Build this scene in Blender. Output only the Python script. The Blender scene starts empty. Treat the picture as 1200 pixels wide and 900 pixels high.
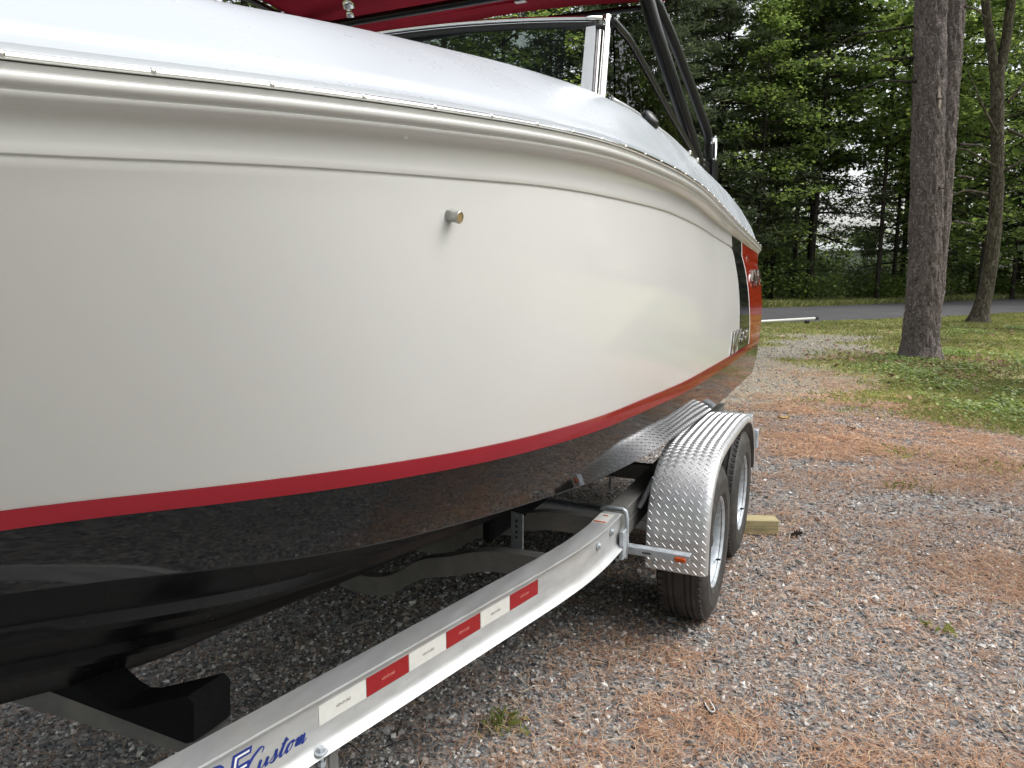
import bpy, math, random
import numpy as np
from mathutils import Vector, Matrix
random.seed(7); RG = np.random.default_rng(7)
S = bpy.context.scene; COL = S.collection
R = math.radians

# ------------------------------------------------------------------ camera, world, sun, exposure
CAM_H = 1.60; PITCH = R(9.2); FPX = 850.0
cd = bpy.data.cameras.new('camera'); cam = bpy.data.objects.new('camera', cd); COL.objects.link(cam)
cd.sensor_width = 36.0; cd.lens = 36.0 * FPX / 1200.0; cd.clip_start = 0.05; cd.clip_end = 2000
cam.location = (0, 0, CAM_H); cam.rotation_euler = (R(90) - PITCH, 0, 0); S.camera = cam
SUN_EL, SUN_AZ = R(54), R(92)          # azimuth from +Y towards +X
W = bpy.data.worlds.new('World'); S.world = W; W.use_nodes = True
wn = W.node_tree; wn.nodes.clear()
sky = wn.nodes.new('ShaderNodeTexSky'); sky.sky_type = 'NISHITA'; sky.sun_disc = False
sky.sun_elevation = SUN_EL; sky.sun_rotation = SUN_AZ; sky.dust_density = 4.0; sky.air_density = 1.0
hs = wn.nodes.new('ShaderNodeHueSaturation'); hs.inputs['Saturation'].default_value = 0.22; hs.inputs['Value'].default_value = 1.0
bg = wn.nodes.new('ShaderNodeBackground'); bg.inputs['Strength'].default_value = 0.15
wo = wn.nodes.new('ShaderNodeOutputWorld')
wn.links.new(sky.outputs[0], hs.inputs['Color']); wn.links.new(hs.outputs[0], bg.inputs['Color']); wn.links.new(bg.outputs[0], wo.inputs['Surface'])
sd = bpy.data.lights.new('sun', 'SUN'); sd.energy = 0.55; sd.angle = R(60); sd.color = (1.0, 0.97, 0.92)
sun = bpy.data.objects.new('sun', sd); COL.objects.link(sun)
sdir = Vector((math.sin(SUN_AZ) * math.cos(SUN_EL), math.cos(SUN_AZ) * math.cos(SUN_EL), math.sin(SUN_EL)))
sun.rotation_euler = sdir.to_track_quat('Z', 'Y').to_euler(); sun.location = (0, 0, 30)
S.view_settings.view_transform = 'Standard'; S.view_settings.look = 'None'
S.view_settings.exposure = 1.12; S.view_settings.gamma = 1.0
S.render.engine = 'CYCLES'; S.cycles.max_bounces = 10; S.cycles.transparent_max_bounces = 12
S.cycles.caustics_reflective = False; S.cycles.caustics_refractive = False

# ------------------------------------------------------------------ helpers
def npmesh(name, V, faces, smooth=False):
    """faces: (M,k) array or list of arrays of equal-length index rows"""
    V = np.asarray(V, dtype=np.float32).reshape(-1, 3)
    if not isinstance(faces, list): faces = [faces]
    faces = [np.asarray(f, dtype=np.int32) for f in faces if len(f)]
    me = bpy.data.meshes.new(name)
    nl = sum(f.size for f in faces); nf = sum(len(f) for f in faces)
    me.vertices.add(len(V)); me.vertices.foreach_set('co', V.ravel())
    me.loops.add(nl); me.loops.foreach_set('vertex_index', np.concatenate([f.ravel() for f in faces]))
    st = []; tt = []; o = 0
    for f in faces:
        k = f.shape[1]; st.append(o + np.arange(len(f)) * k); tt.append(np.full(len(f), k)); o += f.size
    me.polygons.add(nf)
    me.polygons.foreach_set('loop_start', np.concatenate(st).astype(np.int32))
    me.polygons.foreach_set('loop_total', np.concatenate(tt).astype(np.int32))
    me.update(calc_edges=True); me.validate()
    me.polygons.foreach_set('use_smooth', np.full(len(me.polygons), bool(smooth)))
    return me
def put(name, me, mat=None, parent=None, loc=None, rot=None):
    o = bpy.data.objects.new(name, me); COL.objects.link(o)
    if mat is not None and me is not None and len(me.materials) == 0: me.materials.append(mat)
    if parent is not None: o.parent = parent
    if loc is not None: o.location = loc
    if rot is not None: o.rotation_euler = rot
    return o
def empty(name, label, cat, loc=(0, 0, 0), rz=0.0, group=None):
    o = bpy.data.objects.new(name, None); COL.objects.link(o); o.location = loc; o.rotation_euler = (0, 0, rz)
    o['label'] = label; o['category'] = cat
    if group: o['group'] = group
    return o
def tag(o, label, cat, group=None, kind=None):
    o['label'] = label; o['category'] = cat
    if group: o['group'] = group
    if kind: o['kind'] = kind
    return o
class MB:
    """collects simple shapes into one mesh"""
    def __init__(s): s.V = []; s.F = {}; s.n = 0
    def add(s, V, F):
        V = np.asarray(V, float).reshape(-1, 3)
        for f in F: s.F.setdefault(len(f), []).append([i + s.n for i in f])
        s.V.append(V); s.n += len(V); return s
    def addnp(s, V, F):
        F = np.asarray(F); s.F.setdefault(F.shape[1], []).extend((F + s.n).tolist()); s.V.append(np.asarray(V, float)); s.n += len(V); return s
    def box(s, c, d, M=None, bev=0.0):
        x, y, z = [a / 2 for a in d]
        if bev <= 0:
            V = np.array([[i, j, k] for i in (-x, x) for j in (-y, y) for k in (-z, z)])
            F = [(0, 1, 3, 2), (4, 6, 7, 5), (0, 4, 5, 1), (2, 3, 7, 6), (0, 2, 6, 4), (1, 5, 7, 3)]
        else:
            V = []; b = bev
            for i in (-1, 1):
                for j in (-1, 1):
                    for k in (-1, 1):
                        V += [(i * x, j * (y - b), k * (z - b)), (i * (x - b), j * y, k * (z - b)), (i * (x - b), j * (y - b), k * z)]
            V = np.array(V); F = []
            id_ = lambda i, j, k, a: ((i > 0) * 4 + (j > 0) * 2 + (k > 0)) * 3 + a
            for sg in (-1, 1):
                F.append([id_(sg, -1, -1, 0), id_(sg, 1, -1, 0), id_(sg, 1, 1, 0), id_(sg, -1, 1, 0)][::sg])
                F.append([id_(-1, sg, -1, 1), id_(-1, sg, 1, 1), id_(1, sg, 1, 1), id_(1, sg, -1, 1)][::sg])
                F.append([id_(-1, -1, sg, 2), id_(1, -1, sg, 2), id_(1, 1, sg, 2), id_(-1, 1, sg, 2)][::sg])
            for a in (-1, 1):
                for b_ in (-1, 1):
                    F.append([id_(a, b_, -1, 0), id_(a, b_, 1, 0), id_(a, b_, 1, 1), id_(a, b_, -1, 1)])
                    F.append([id_(a, -1, b_, 0), id_(a, 1, b_, 0), id_(a, 1, b_, 2), id_(a, -1, b_, 2)])
                    F.append([id_(-1, a, b_, 1), id_(1, a, b_, 1), id_(1, a, b_, 2), id_(-1, a, b_, 2)])
            for i in (-1, 1):
                for j in (-1, 1):
                    for k in (-1, 1): F.append([id_(i, j, k, 0), id_(i, j, k, 1), id_(i, j, k, 2)])
        if M is not None: V = V @ np.array(M)[:3, :3].T
        return s.add(V + np.array(c), F)
    def tube(s, pts, rad, n=10, caps=True, flat=1.0, up=None):
        pts = np.array(pts, float); m = len(pts); rad = np.full(m, rad) if np.isscalar(rad) else np.array(rad)
        T = np.gradient(pts, axis=0); T /= np.linalg.norm(T, axis=1)[:, None] + 1e-12
        u0 = np.array(up if up is not None else ((0, 0, 1) if abs(T[0][2]) < .9 else (1, 0, 0)), float)
        rings = []
        for i in range(m):
            a = u0 - T[i] * (u0 @ T[i]); a /= np.linalg.norm(a); b = np.cross(T[i], a); u0 = a
            th = np.arange(n) * 2 * np.pi / n
            rings.append(pts[i] + rad[i] * (np.cos(th)[:, None] * a + flat * np.sin(th)[:, None] * b))
        F = []
        for i in range(m - 1):
            for j in range(n): F.append((i * n + j, i * n + (j + 1) % n, (i + 1) * n + (j + 1) % n, (i + 1) * n + j))
        if caps: F.append(tuple(range(n))[::-1]); F.append(tuple((m - 1) * n + k for k in range(n)))
        return s.add(np.concatenate(rings), F)
    def lathe(s, prof, n, M=None, close=False):
        """prof (r, h) around local z"""
        th = np.arange(n) * 2 * np.pi / n; P = []
        for r, h in prof: P.append(np.stack([r * np.cos(th), r * np.sin(th), np.full(n, h)], 1))
        V = np.concatenate(P); F = []; m = len(prof)
        for i in range(m if close else m - 1):
            k = (i + 1) % m
            for j in range(n): F.append((i * n + j, i * n + (j + 1) % n, k * n + (j + 1) % n, k * n + j))
        if M is not None: M = np.array(M); V = V @ M[:3, :3].T + M[:3, 3]
        return s.add(V, F)
    def prism(s, poly, h, M=None):
        n = len(poly); V = np.array([(x, y, 0) for x, y in poly] + [(x, y, h) for x, y in poly], float)
        F = [tuple(range(n))[::-1], tuple(range(n, 2 * n))] + [(i, (i + 1) % n, n + (i + 1) % n, n + i) for i in range(n)]
        if M is not None: M = np.array(M); V = V @ M[:3, :3].T + M[:3, 3]
        return s.add(V, F)
    def mesh(s, name, smooth=False, angle=None):
        me = npmesh(name, np.concatenate(s.V), [np.array(f) for f in s.F.values()], smooth or angle is not None)
        if angle is not None: me.set_sharp_from_angle(angle=R(angle))
        return me
    def build(s, name, mat, parent=None, smooth=False, angle=None, **k): return put(name, s.mesh(name, smooth, angle), mat, parent, **k)
def grid(V, closed_u=False, closed_v=False):
    """V (a,b,3) -> verts, quads"""
    a, b = V.shape[:2]; I = np.arange(a * b).reshape(a, b)
    if closed_u: I = np.concatenate([I, I[:1]], 0)
    if closed_v: I = np.concatenate([I, I[:, :1]], 1)
    F = np.stack([I[:-1, :-1], I[1:, :-1], I[1:, 1:], I[:-1, 1:]], -1).reshape(-1, 4)
    return V.reshape(-1, 3), F

def hash2(i, j, s=0):
    n = (i.astype(np.int64) * 374761393 + j.astype(np.int64) * 668265263 + s * 1442695041) & 0xffffffff
    n = ((n ^ (n >> 13)) * 1274126177) & 0xffffffff
    return ((n ^ (n >> 16)) & 0xffff) / 65535.0
def vnoise(x, y, s=0):
    xi = np.floor(x); yi = np.floor(y); fx = x - xi; fy = y - yi; fx = fx * fx * (3 - 2 * fx); fy = fy * fy * (3 - 2 * fy)
    a = hash2(xi, yi, s); b = hash2(xi + 1, yi, s); c = hash2(xi, yi + 1, s); d = hash2(xi + 1, yi + 1, s)
    return (a * (1 - fx) + b * fx) * (1 - fy) + (c * (1 - fx) + d * fx) * fy
def fbm(x, y, s=0, o=4):
    v = 0; a = .5; t = 0
    for k in range(o): v = v + a * vnoise(x * 2 ** k, y * 2 ** k, s + k * 17); t += a; a *= .5
    return v / t
def sstep(a, b, x): t = np.clip((x - a) / (b - a), 0, 1); return t * t * (3 - 2 * t)

# ------------------------------------------------------------------ materials
def nmat(name):
    m = bpy.data.materials.new(name); m.use_nodes = True; nt = m.node_tree; nt.nodes.clear()
    out = nt.nodes.new('ShaderNodeOutputMaterial'); return m, nt, out
class N:
    def __init__(s, nt): s.nt = nt
    def n(s, t, **kw):
        x = s.nt.nodes.new('ShaderNode' + t)
        for k, v in kw.items():
            if hasattr(x, k): setattr(x, k, v)
            else: x.inputs[k.replace('_', ' ')].default_value = v
        return x
    def l(s, a, b): s.nt.links.new(a, b)
def ramp(g, fac, stops, interp='LINEAR'):
    r = g.n('ValToRGB'); r.color_ramp.interpolation = interp; e = r.color_ramp.elements
    while len(e) < len(stops): e.new(0.5)
    for i, (p, c) in enumerate(stops): e[i].position = p; e[i].color = (*c, 1) if len(c) == 3 else c
    g.l(fac, r.inputs['Fac']); return r.outputs['Color']
def pmat(name, color, rough=0.5, metal=0.0, var=0.0, vscale=20.0, bump=0.0, bscale=60.0, coat=0.0, rvar=0.0, spec=0.5, stretch=None, dirt=None, dscale=3.0, damt=.5, coord='Object'):
    m, nt, out = nmat(name); g = N(nt)
    b = g.n('BsdfPrincipled'); b.inputs['Base Color'].default_value = (*color, 1); b.inputs['Roughness'].default_value = rough
    b.inputs['Metallic'].default_value = metal; b.inputs['Coat Weight'].default_value = coat; b.inputs['Coat Roughness'].default_value = .03
    b.inputs['Specular IOR Level'].default_value = spec
    g.l(b.outputs[0], out.inputs['Surface'])
    tc = g.n('TexCoord'); vec = tc.outputs[coord]
    if stretch:
        mp = g.n('Mapping'); mp.inputs['Scale'].default_value = stretch; g.l(vec, mp.inputs[0]); vec = mp.outputs[0]
    if var or rvar:
        no = g.n('TexNoise', Scale=vscale, Detail=5.0, Roughness=.6); g.l(vec, no.inputs['Vector'])
        if var:
            c = ramp(g, no.outputs[0], [(.3, tuple(max(0, x * (1 - var)) for x in color)), (.7, tuple(min(1, x * (1 + var)) for x in color))])
            last = c
            if dirt:
                n2 = g.n('TexNoise', Scale=dscale, Detail=6.0, Roughness=.65); g.l(tc.outputs[coord], n2.inputs['Vector'])
                f = ramp(g, n2.outputs[0], [(.5, (0, 0, 0)), (.72, (damt,) * 3)])
                mx = g.n('MixRGB'); g.l(f, mx.inputs[0]); g.l(c, mx.inputs[1]); mx.inputs[2].default_value = (*dirt, 1); last = mx.outputs[0]
            g.l(last, b.inputs['Base Color'])
        if rvar:
            mr = g.n('MapRange'); mr.inputs['From Min'].default_value = .3; mr.inputs['From Max'].default_value = .7
            mr.inputs['To Min'].default_value = max(.02, rough - rvar); mr.inputs['To Max'].default_value = rough + rvar
            g.l(no.outputs[0], mr.inputs[0]); g.l(mr.outputs[0], b.inputs['Roughness'])
    if bump:
        nb = g.n('TexNoise', Scale=bscale, Detail=4.0); g.l(vec, nb.inputs['Vector'])
        bp = g.n('Bump', Strength=bump, Distance=.002); g.l(nb.outputs[0], bp.inputs['Height']); g.l(bp.outputs[0], b.inputs['Normal'])
    return m
M = {}
M['gel'] = pmat('white_gelcoat', (.60, .595, .578), .06, var=.015, vscale=1.5, rvar=.045, coat=.0, bump=.05, bscale=3.5, dirt=(.55, .53, .49), dscale=38, damt=.12)
M['deck'] = pmat('deck_gelcoat', (.42, .45, .485), .26, var=.015, vscale=2.5, rvar=.06, bump=.03, bscale=3.0)
M['blackbottom'] = pmat('black_bottom_gelcoat', (.008, .008, .009), .24, rvar=.04, vscale=25, bump=.05, bscale=9, spec=.16, var=.2)
M['black'] = pmat('black_gelcoat', (.010, .010, .011), .045, spec=.36, rvar=.025, vscale=25, bump=.06, bscale=9, stretch=(3, .5, 1), var=.2)
M['red'] = pmat('red_gelcoat', (.20, .005, .012), .07, var=.05, vscale=4, rvar=.03, bump=.03, bscale=5)
M['orange'] = pmat('red_orange_gelcoat', (.29, .020, .008), .06, var=.05, vscale=4, rvar=.02)
M['chrome'] = pmat('polished_steel', (.82, .82, .80), .10, 1.0, var=.06, vscale=30, rvar=.07)
M['rubber'] = pmat('black_rubber', (.022, .022, .023), .55, var=.25, vscale=30, bump=.3, bscale=200)
M['tyre'] = pmat('tyre_rubber', (.03, .029, .028), .62, var=.3, vscale=18, bump=.35, bscale=150, dirt=(.10, .09, .08), dscale=9, damt=.5)
M['galv'] = pmat('galvanised_steel', (.46, .50, .54), .50, .45, var=.25, vscale=38, rvar=.10, bump=.15, bscale=90, dirt=(.25, .24, .22), dscale=12)
M['alu'] = pmat('mill_aluminium', (.46, .47, .475), .42, .4, var=.10, vscale=30, rvar=.10, bump=.15, bscale=60, stretch=(1, .25, 1), dirt=(.42, .40, .36), dscale=6, damt=.5)
M['aludull'] = pmat('dull_aluminium', (.20, .20, .192), .5, .4, var=.15, vscale=25, rvar=.10, bump=.2, bscale=90, dirt=(.3, .28, .24), dscale=6, damt=.6)
M['tread'] = pmat('tread_plate', (.58, .585, .60), .38, .65, var=.05, vscale=25, rvar=.04)
M['treadbar'] = pmat('tread_plate_bars', (.76, .76, .77), .28, .6)
M['blackmetal'] = pmat('black_powder_coat', (.009, .009, .010), .22, spec=.35)
M['canvas'] = pmat('red_canvas', (.30, .008, .022), .85, var=.14, vscale=6, bump=.5, bscale=500, spec=.2)
M['carpet'] = pmat('black_carpet', (.012, .012, .013), .95, var=.5, vscale=200, bump=1.0, bscale=350, spec=.1)
M['wood'] = pmat('treated_pine', (.40, .34, .19), .7, var=.32, vscale=9, bump=.6, bscale=30, stretch=(.7, 12, 12), spec=.3, dirt=(.2, .17, .10), dscale=14, damt=.6)
M['tapered'] = pmat('reflective_red', (.27, .010, .014), .35, var=.10, vscale=60, rvar=.06)
M['tapewhite'] = pmat('reflective_white', (.62, .62, .585), .40, var=.05, vscale=60, rvar=.06)
M['ink'] = pmat('dark_ink', (.06, .05, .05), .5)
M['inkred'] = pmat('pale_ink', (.60, .25, .2), .5)
M['blue'] = pmat('blue_vinyl', (.012, .03, .21), .35, var=.05)
M['amber'] = pmat('amber_lens', (.50, .07, .008), .2, var=.2, vscale=100, bump=.6, bscale=300)
M['plastic'] = pmat('black_plastic', (.012, .012, .013), .15)
M['vinylwhite'] = pmat('white_vinyl', (.75, .75, .73), .4, var=.05)
M['steel'] = pmat('brushed_steel', (.42, .42, .40), .32, .9, var=.1)
M['brass'] = pmat('tan_plug', (.26, .18, .08), .5, var=.3, vscale=200)
M['cap'] = pmat('white_upholstery', (.75, .77, .80), .6, var=.05)
def glassmat():
    m, nt, out = nmat('tinted_glass'); g = N(nt)
    t = g.n('BsdfTransparent'); t.inputs[0].default_value = (.42, .46, .43, 1)
    gl = g.n('BsdfGlossy'); gl.inputs['Roughness'].default_value = .01; gl.inputs[0].default_value = (.95, .95, .95, 1)
    fr = g.n('Fresnel', IOR=1.16); mx = g.n('MixShader'); g.l(fr.outputs[0], mx.inputs[0]); g.l(t.outputs[0], mx.inputs[1]); g.l(gl.outputs[0], mx.inputs[2])
    g.l(mx.outputs[0], out.inputs['Surface']); return m
M['glass'] = glassmat()
def leafmat(name, stops, trans=.45, rough=.45):
    m, nt, out = nmat(name); g = N(nt); ge = g.n('NewGeometry')
    c = ramp(g, ge.outputs['Random Per Island'], stops)
    tc = g.n('TexCoord'); no = g.n('TexNoise', Scale=.35, Detail=2.0); g.l(tc.outputs['Object'], no.inputs['Vector'])
    hv = g.n('HueSaturation'); mr = g.n('MapRange'); mr.inputs['From Min'].default_value = .3; mr.inputs['From Max'].default_value = .7
    mr.inputs['To Min'].default_value = .65; mr.inputs['To Max'].default_value = 1.35
    hv.inputs['Saturation'].default_value = .88; g.l(no.outputs[0], mr.inputs[0]); g.l(mr.outputs[0], hv.inputs['Value']); g.l(c, hv.inputs['Color']); c = hv.outputs[0]
    d = g.n('BsdfPrincipled'); d.inputs['Roughness'].default_value = rough; d.inputs['Specular IOR Level'].default_value = .35; g.l(c, d.inputs['Base Color'])
    t = g.n('BsdfTranslucent'); h2 = g.n('HueSaturation', Hue=.485, Saturation=1.15, Value=1.5); g.l(c, h2.inputs['Color']); g.l(h2.outputs[0], t.inputs['Color'])
    mx = g.n('MixShader'); mx.inputs[0].default_value = trans; g.l(d.outputs[0], mx.inputs[1]); g.l(t.outputs[0], mx.inputs[2]); g.l(mx.outputs[0], out.inputs['Surface'])
    return m
M['leaf'] = leafmat('maple_leaves', [(0, (.055, .095, .026)), (.45, (.11, .18, .04)), (.8, (.18, .265, .06)), (1, (.29, .36, .10))], .58)
M['leafdark'] = leafmat('dark_green_leaves', [(0, (.05, .09, .03)), (.6, (.095, .155, .046)), (1, (.17, .235, .07))])  # darker green variant for some maples, bushes and woods
M['leafblue'] = leafmat('conifer_needles', [(0, (.035, .055, .028)), (.6, (.075, .105, .05)), (1, (.13, .165, .075))], .4)
M['leaffar'] = leafmat('far_leaves', [(0, (.06, .10, .035)), (.5, (.12, .18, .05)), (1, (.22, .28, .09))], .5)  # far leaf colours brightened to stand in for haze
M['grass'] = leafmat('grass_blades', [(0, (.11, .155, .035)), (.5, (.22, .26, .07)), (.8, (.34, .34, .12)), (1, (.46, .41, .22))], .35)
M['clover'] = leafmat('broad_ground_leaves', [(0, (.09, .145, .03)), (.6, (.20, .28, .065)), (1, (.33, .40, .12))], .35)
M['deadleaf'] = leafmat('dead_leaves', [(0, (.10, .05, .03)), (.5, (.20, .11, .06)), (1, (.33, .2, .12))], .2, .7)
M['needle'] = leafmat('dry_pine_needles', [(0, (.22, .10, .045)), (.5, (.42, .21, .10)), (.85, (.56, .33, .17)), (1, (.70, .53, .33))], .15, .6)
def stonemat():
    m, nt, out = nmat('crushed_stone'); g = N(nt); ge = g.n('NewGeometry')
    c = ramp(g, ge.outputs['Random Per Island'], [(0, (.06, .062, .068)), (.3, (.19, .192, .198)), (.55, (.33, .33, .328)), (.75, (.31, .275, .245)), (.88, (.52, .51, .495)), (1, (.76, .75, .72))])
    tc = g.n('TexCoord'); no = g.n('TexNoise', Scale=160.0, Detail=3.0); g.l(tc.outputs['Object'], no.inputs['Vector'])
    mr = g.n('MapRange'); mr.inputs['From Min'].default_value = .3; mr.inputs['From Max'].default_value = .7; mr.inputs['To Min'].default_value = .75; mr.inputs['To Max'].default_value = 1.25
    hv = g.n('HueSaturation'); g.l(no.outputs[0], mr.inputs[0]); g.l(mr.outputs[0], hv.inputs['Value']); g.l(c, hv.inputs['Color'])
    b = g.n('BsdfPrincipled'); b.inputs['Roughness'].default_value = .8; g.l(hv.outputs[0], b.inputs['Base Color']); g.l(b.outputs[0], out.inputs['Surface']); return m
M['stone'] = stonemat()
def barkmat(name, c0, c1, c2, sc, zs, bump=1.0):
    m, nt, out = nmat(name); g = N(nt); tc = g.n('TexCoord'); mp = g.n('Mapping'); mp.inputs['Scale'].default_value = (1, 1, zs); g.l(tc.outputs['Object'], mp.inputs[0])
    nz = g.n('TexNoise', Scale=sc * .6, Detail=4.0); g.l(mp.outputs[0], nz.inputs['Vector'])
    mxv = g.n('MixRGB'); mxv.blend_type = 'ADD'; mxv.inputs[0].default_value = .10; g.l(mp.outputs[0], mxv.inputs[1]); g.l(nz.outputs['Color'], mxv.inputs[2])
    v = g.n('TexVoronoi', Scale=sc, feature='DISTANCE_TO_EDGE'); g.l(mxv.outputs[0], v.inputs['Vector'])
    v2 = g.n('TexVoronoi', Scale=sc); g.l(mxv.outputs[0], v2.inputs['Vector'])
    n2 = g.n('TexNoise', Scale=sc * 3, Detail=6.0, Roughness=.7); g.l(mp.outputs[0], n2.inputs['Vector'])
    sc_ = g.n('SeparateColor'); g.l(v2.outputs['Color'], sc_.inputs[0])
    ad = g.n('Math', operation='MULTIPLY_ADD'); g.l(sc_.outputs[0], ad.inputs[0]); ad.inputs[1].default_value = .45; 
    mu = g.n('Math', operation='MULTIPLY'); g.l(n2.outputs[0], mu.inputs[0]); mu.inputs[1].default_value = .6; g.l(mu.outputs[0], ad.inputs[2])
    c = ramp(g, ad.outputs[0], [(.2, c0), (.5, c1), (.85, c2)])
    cr = ramp(g, v.outputs['Distance'], [(0, (.15,) * 3), (.20, (1, 1, 1))])
    mm = g.n('MixRGB'); mm.blend_type = 'MULTIPLY'; mm.inputs[0].default_value = .8; g.l(c, mm.inputs[1]); g.l(cr, mm.inputs[2])
    b = g.n('BsdfPrincipled'); b.inputs['Roughness'].default_value = .9; b.inputs['Specular IOR Level'].default_value = .2; g.l(mm.outputs[0], b.inputs['Base Color'])
    h = g.n('Math', operation='MULTIPLY_ADD'); g.l(cr, h.inputs[0]); h.inputs[1].default_value = .6; g.l(n2.outputs[0], h.inputs[2])
    bp = g.n('Bump', Strength=bump, Distance=.02); g.l(h.outputs[0], bp.inputs['Height']); g.l(bp.outputs[0], b.inputs['Normal']); g.l(b.outputs[0], out.inputs['Surface']); return m
M['pinebark'] = barkmat('scaly_pine_bark', (.13, .105, .10), (.27, .225, .21), (.47, .41, .39), 46, .5)
M['maplebark'] = barkmat('smooth_maple_bark', (.06, .05, .038), (.105, .09, .066), (.16, .14, .11), 18, .25, .6)
M['darkbark'] = barkmat('dark_bark', (.025, .021, .018), (.045, .038, .032), (.08, .068, .056), 14, .3, .6)  # one dark bark tone for woodland trunks, cones and twigs

# ------------------------------------------------------------------ ground layout functions (world metres)
def road_near(x): return 20.37 + (x - 7.07) * .475 + .25 * np.sin(x * .35)
def road_far(x): return road_near(x) + 6.6 + .02 * x
def grass_mask(x, y):
    n = fbm(x * .9, y * .9, 3); n2 = fbm(x * 3.5, y * 3.5, 5)
    xb = np.interp(y, [0, 5.2, 6.2, 8, 10, 12.5, 16, 19], [9, 6.8, 5.6, 4.5, 4.6, 5.3, 8.0, 10.4])
    g = sstep(-.8, 1.5, x - xb + (n - .5) * 2.2 + (n2 - .5) * 1.1)
    g2 = sstep(.50, .70, fbm(x * .8 + 9, y * 1.6, 11)) * sstep(9, 13, y) * .75 * sstep(1.5, 3.0, x)     # thin grass down the track
    g3 = sstep(15.2, 18.5, y + (n - .5) * 3) * (.55 + .4 * n2)
    far = sstep(0, 1.0, y - road_far(x) + .3)
    left = sstep(-7, -10, x + (n - .5) * 3)
    return np.clip(np.maximum.reduce([g, g2, g3, far, left]), 0, 1)
def needle_mask(x, y):
    # drifts of dry needles, elongated across the drive
    n = fbm(x * 1.3 + y * .5, y * 2.1, 21, 5); n2 = fbm(x * .45, y * .55, 29, 3); n3 = fbm(x * 6, y * 9, 31, 3)
    v = n * .75 + n2 * .35 + (n3 - .5) * .30
    r = np.clip(x - .38 * y, -3, 4)
    return .50 * sstep(.42, .80, v) * (.12 + .88 * sstep(-.9, .6, x - .42 * y + .4))
def dirt_mask(x, y): return sstep(5.5, 11.0, y) * (.75 + .35 * fbm(x, y, 41))

# ------------------------------------------------------------------ ground, road
def axis(lo, hi, fine_lo, fine_hi, d):
    a = [fine_lo]; s = d
    while a[-1] > lo: s *= 1.12; a.append(a[-1] - s)
    a = a[::-1]; a += list(np.arange(fine_lo + d, fine_hi, d)); s = d
    while a[-1] < hi: s *= 1.08; a.append(a[-1] + s)
    return np.array(a)
gx = axis(-300, 500, -3, 14, .055); gy = axis(-300, 900, .8, 15, .055)
GX, GY = np.meshgrid(gx, gy, indexing='ij')
def ground_z(x, y):
    z = (fbm(x * 1.1, y * 1.1, 51, 3) - .5) * .03 + (fbm(x * 6, y * 6, 53, 3) - .5) * .014
    d = np.hypot(x - 1.3, y - 3.5); return z * sstep(.8, 2.5, d) * (1 - sstep(16, 19, y))      # level under the trailer and the road
GZ = ground_z(GX, GY)
V, F = grid(np.stack([GX, GY, GZ], -1)); gm = npmesh('ground', V, F, True)
for nm, fn in (('needle', needle_mask), ('grass', grass_mask), ('dirt', dirt_mask)):
    a = gm.attributes.new(nm, 'FLOAT', 'POINT'); a.data.foreach_set('value', fn(GX, GY).astype(np.float32).ravel())
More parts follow.
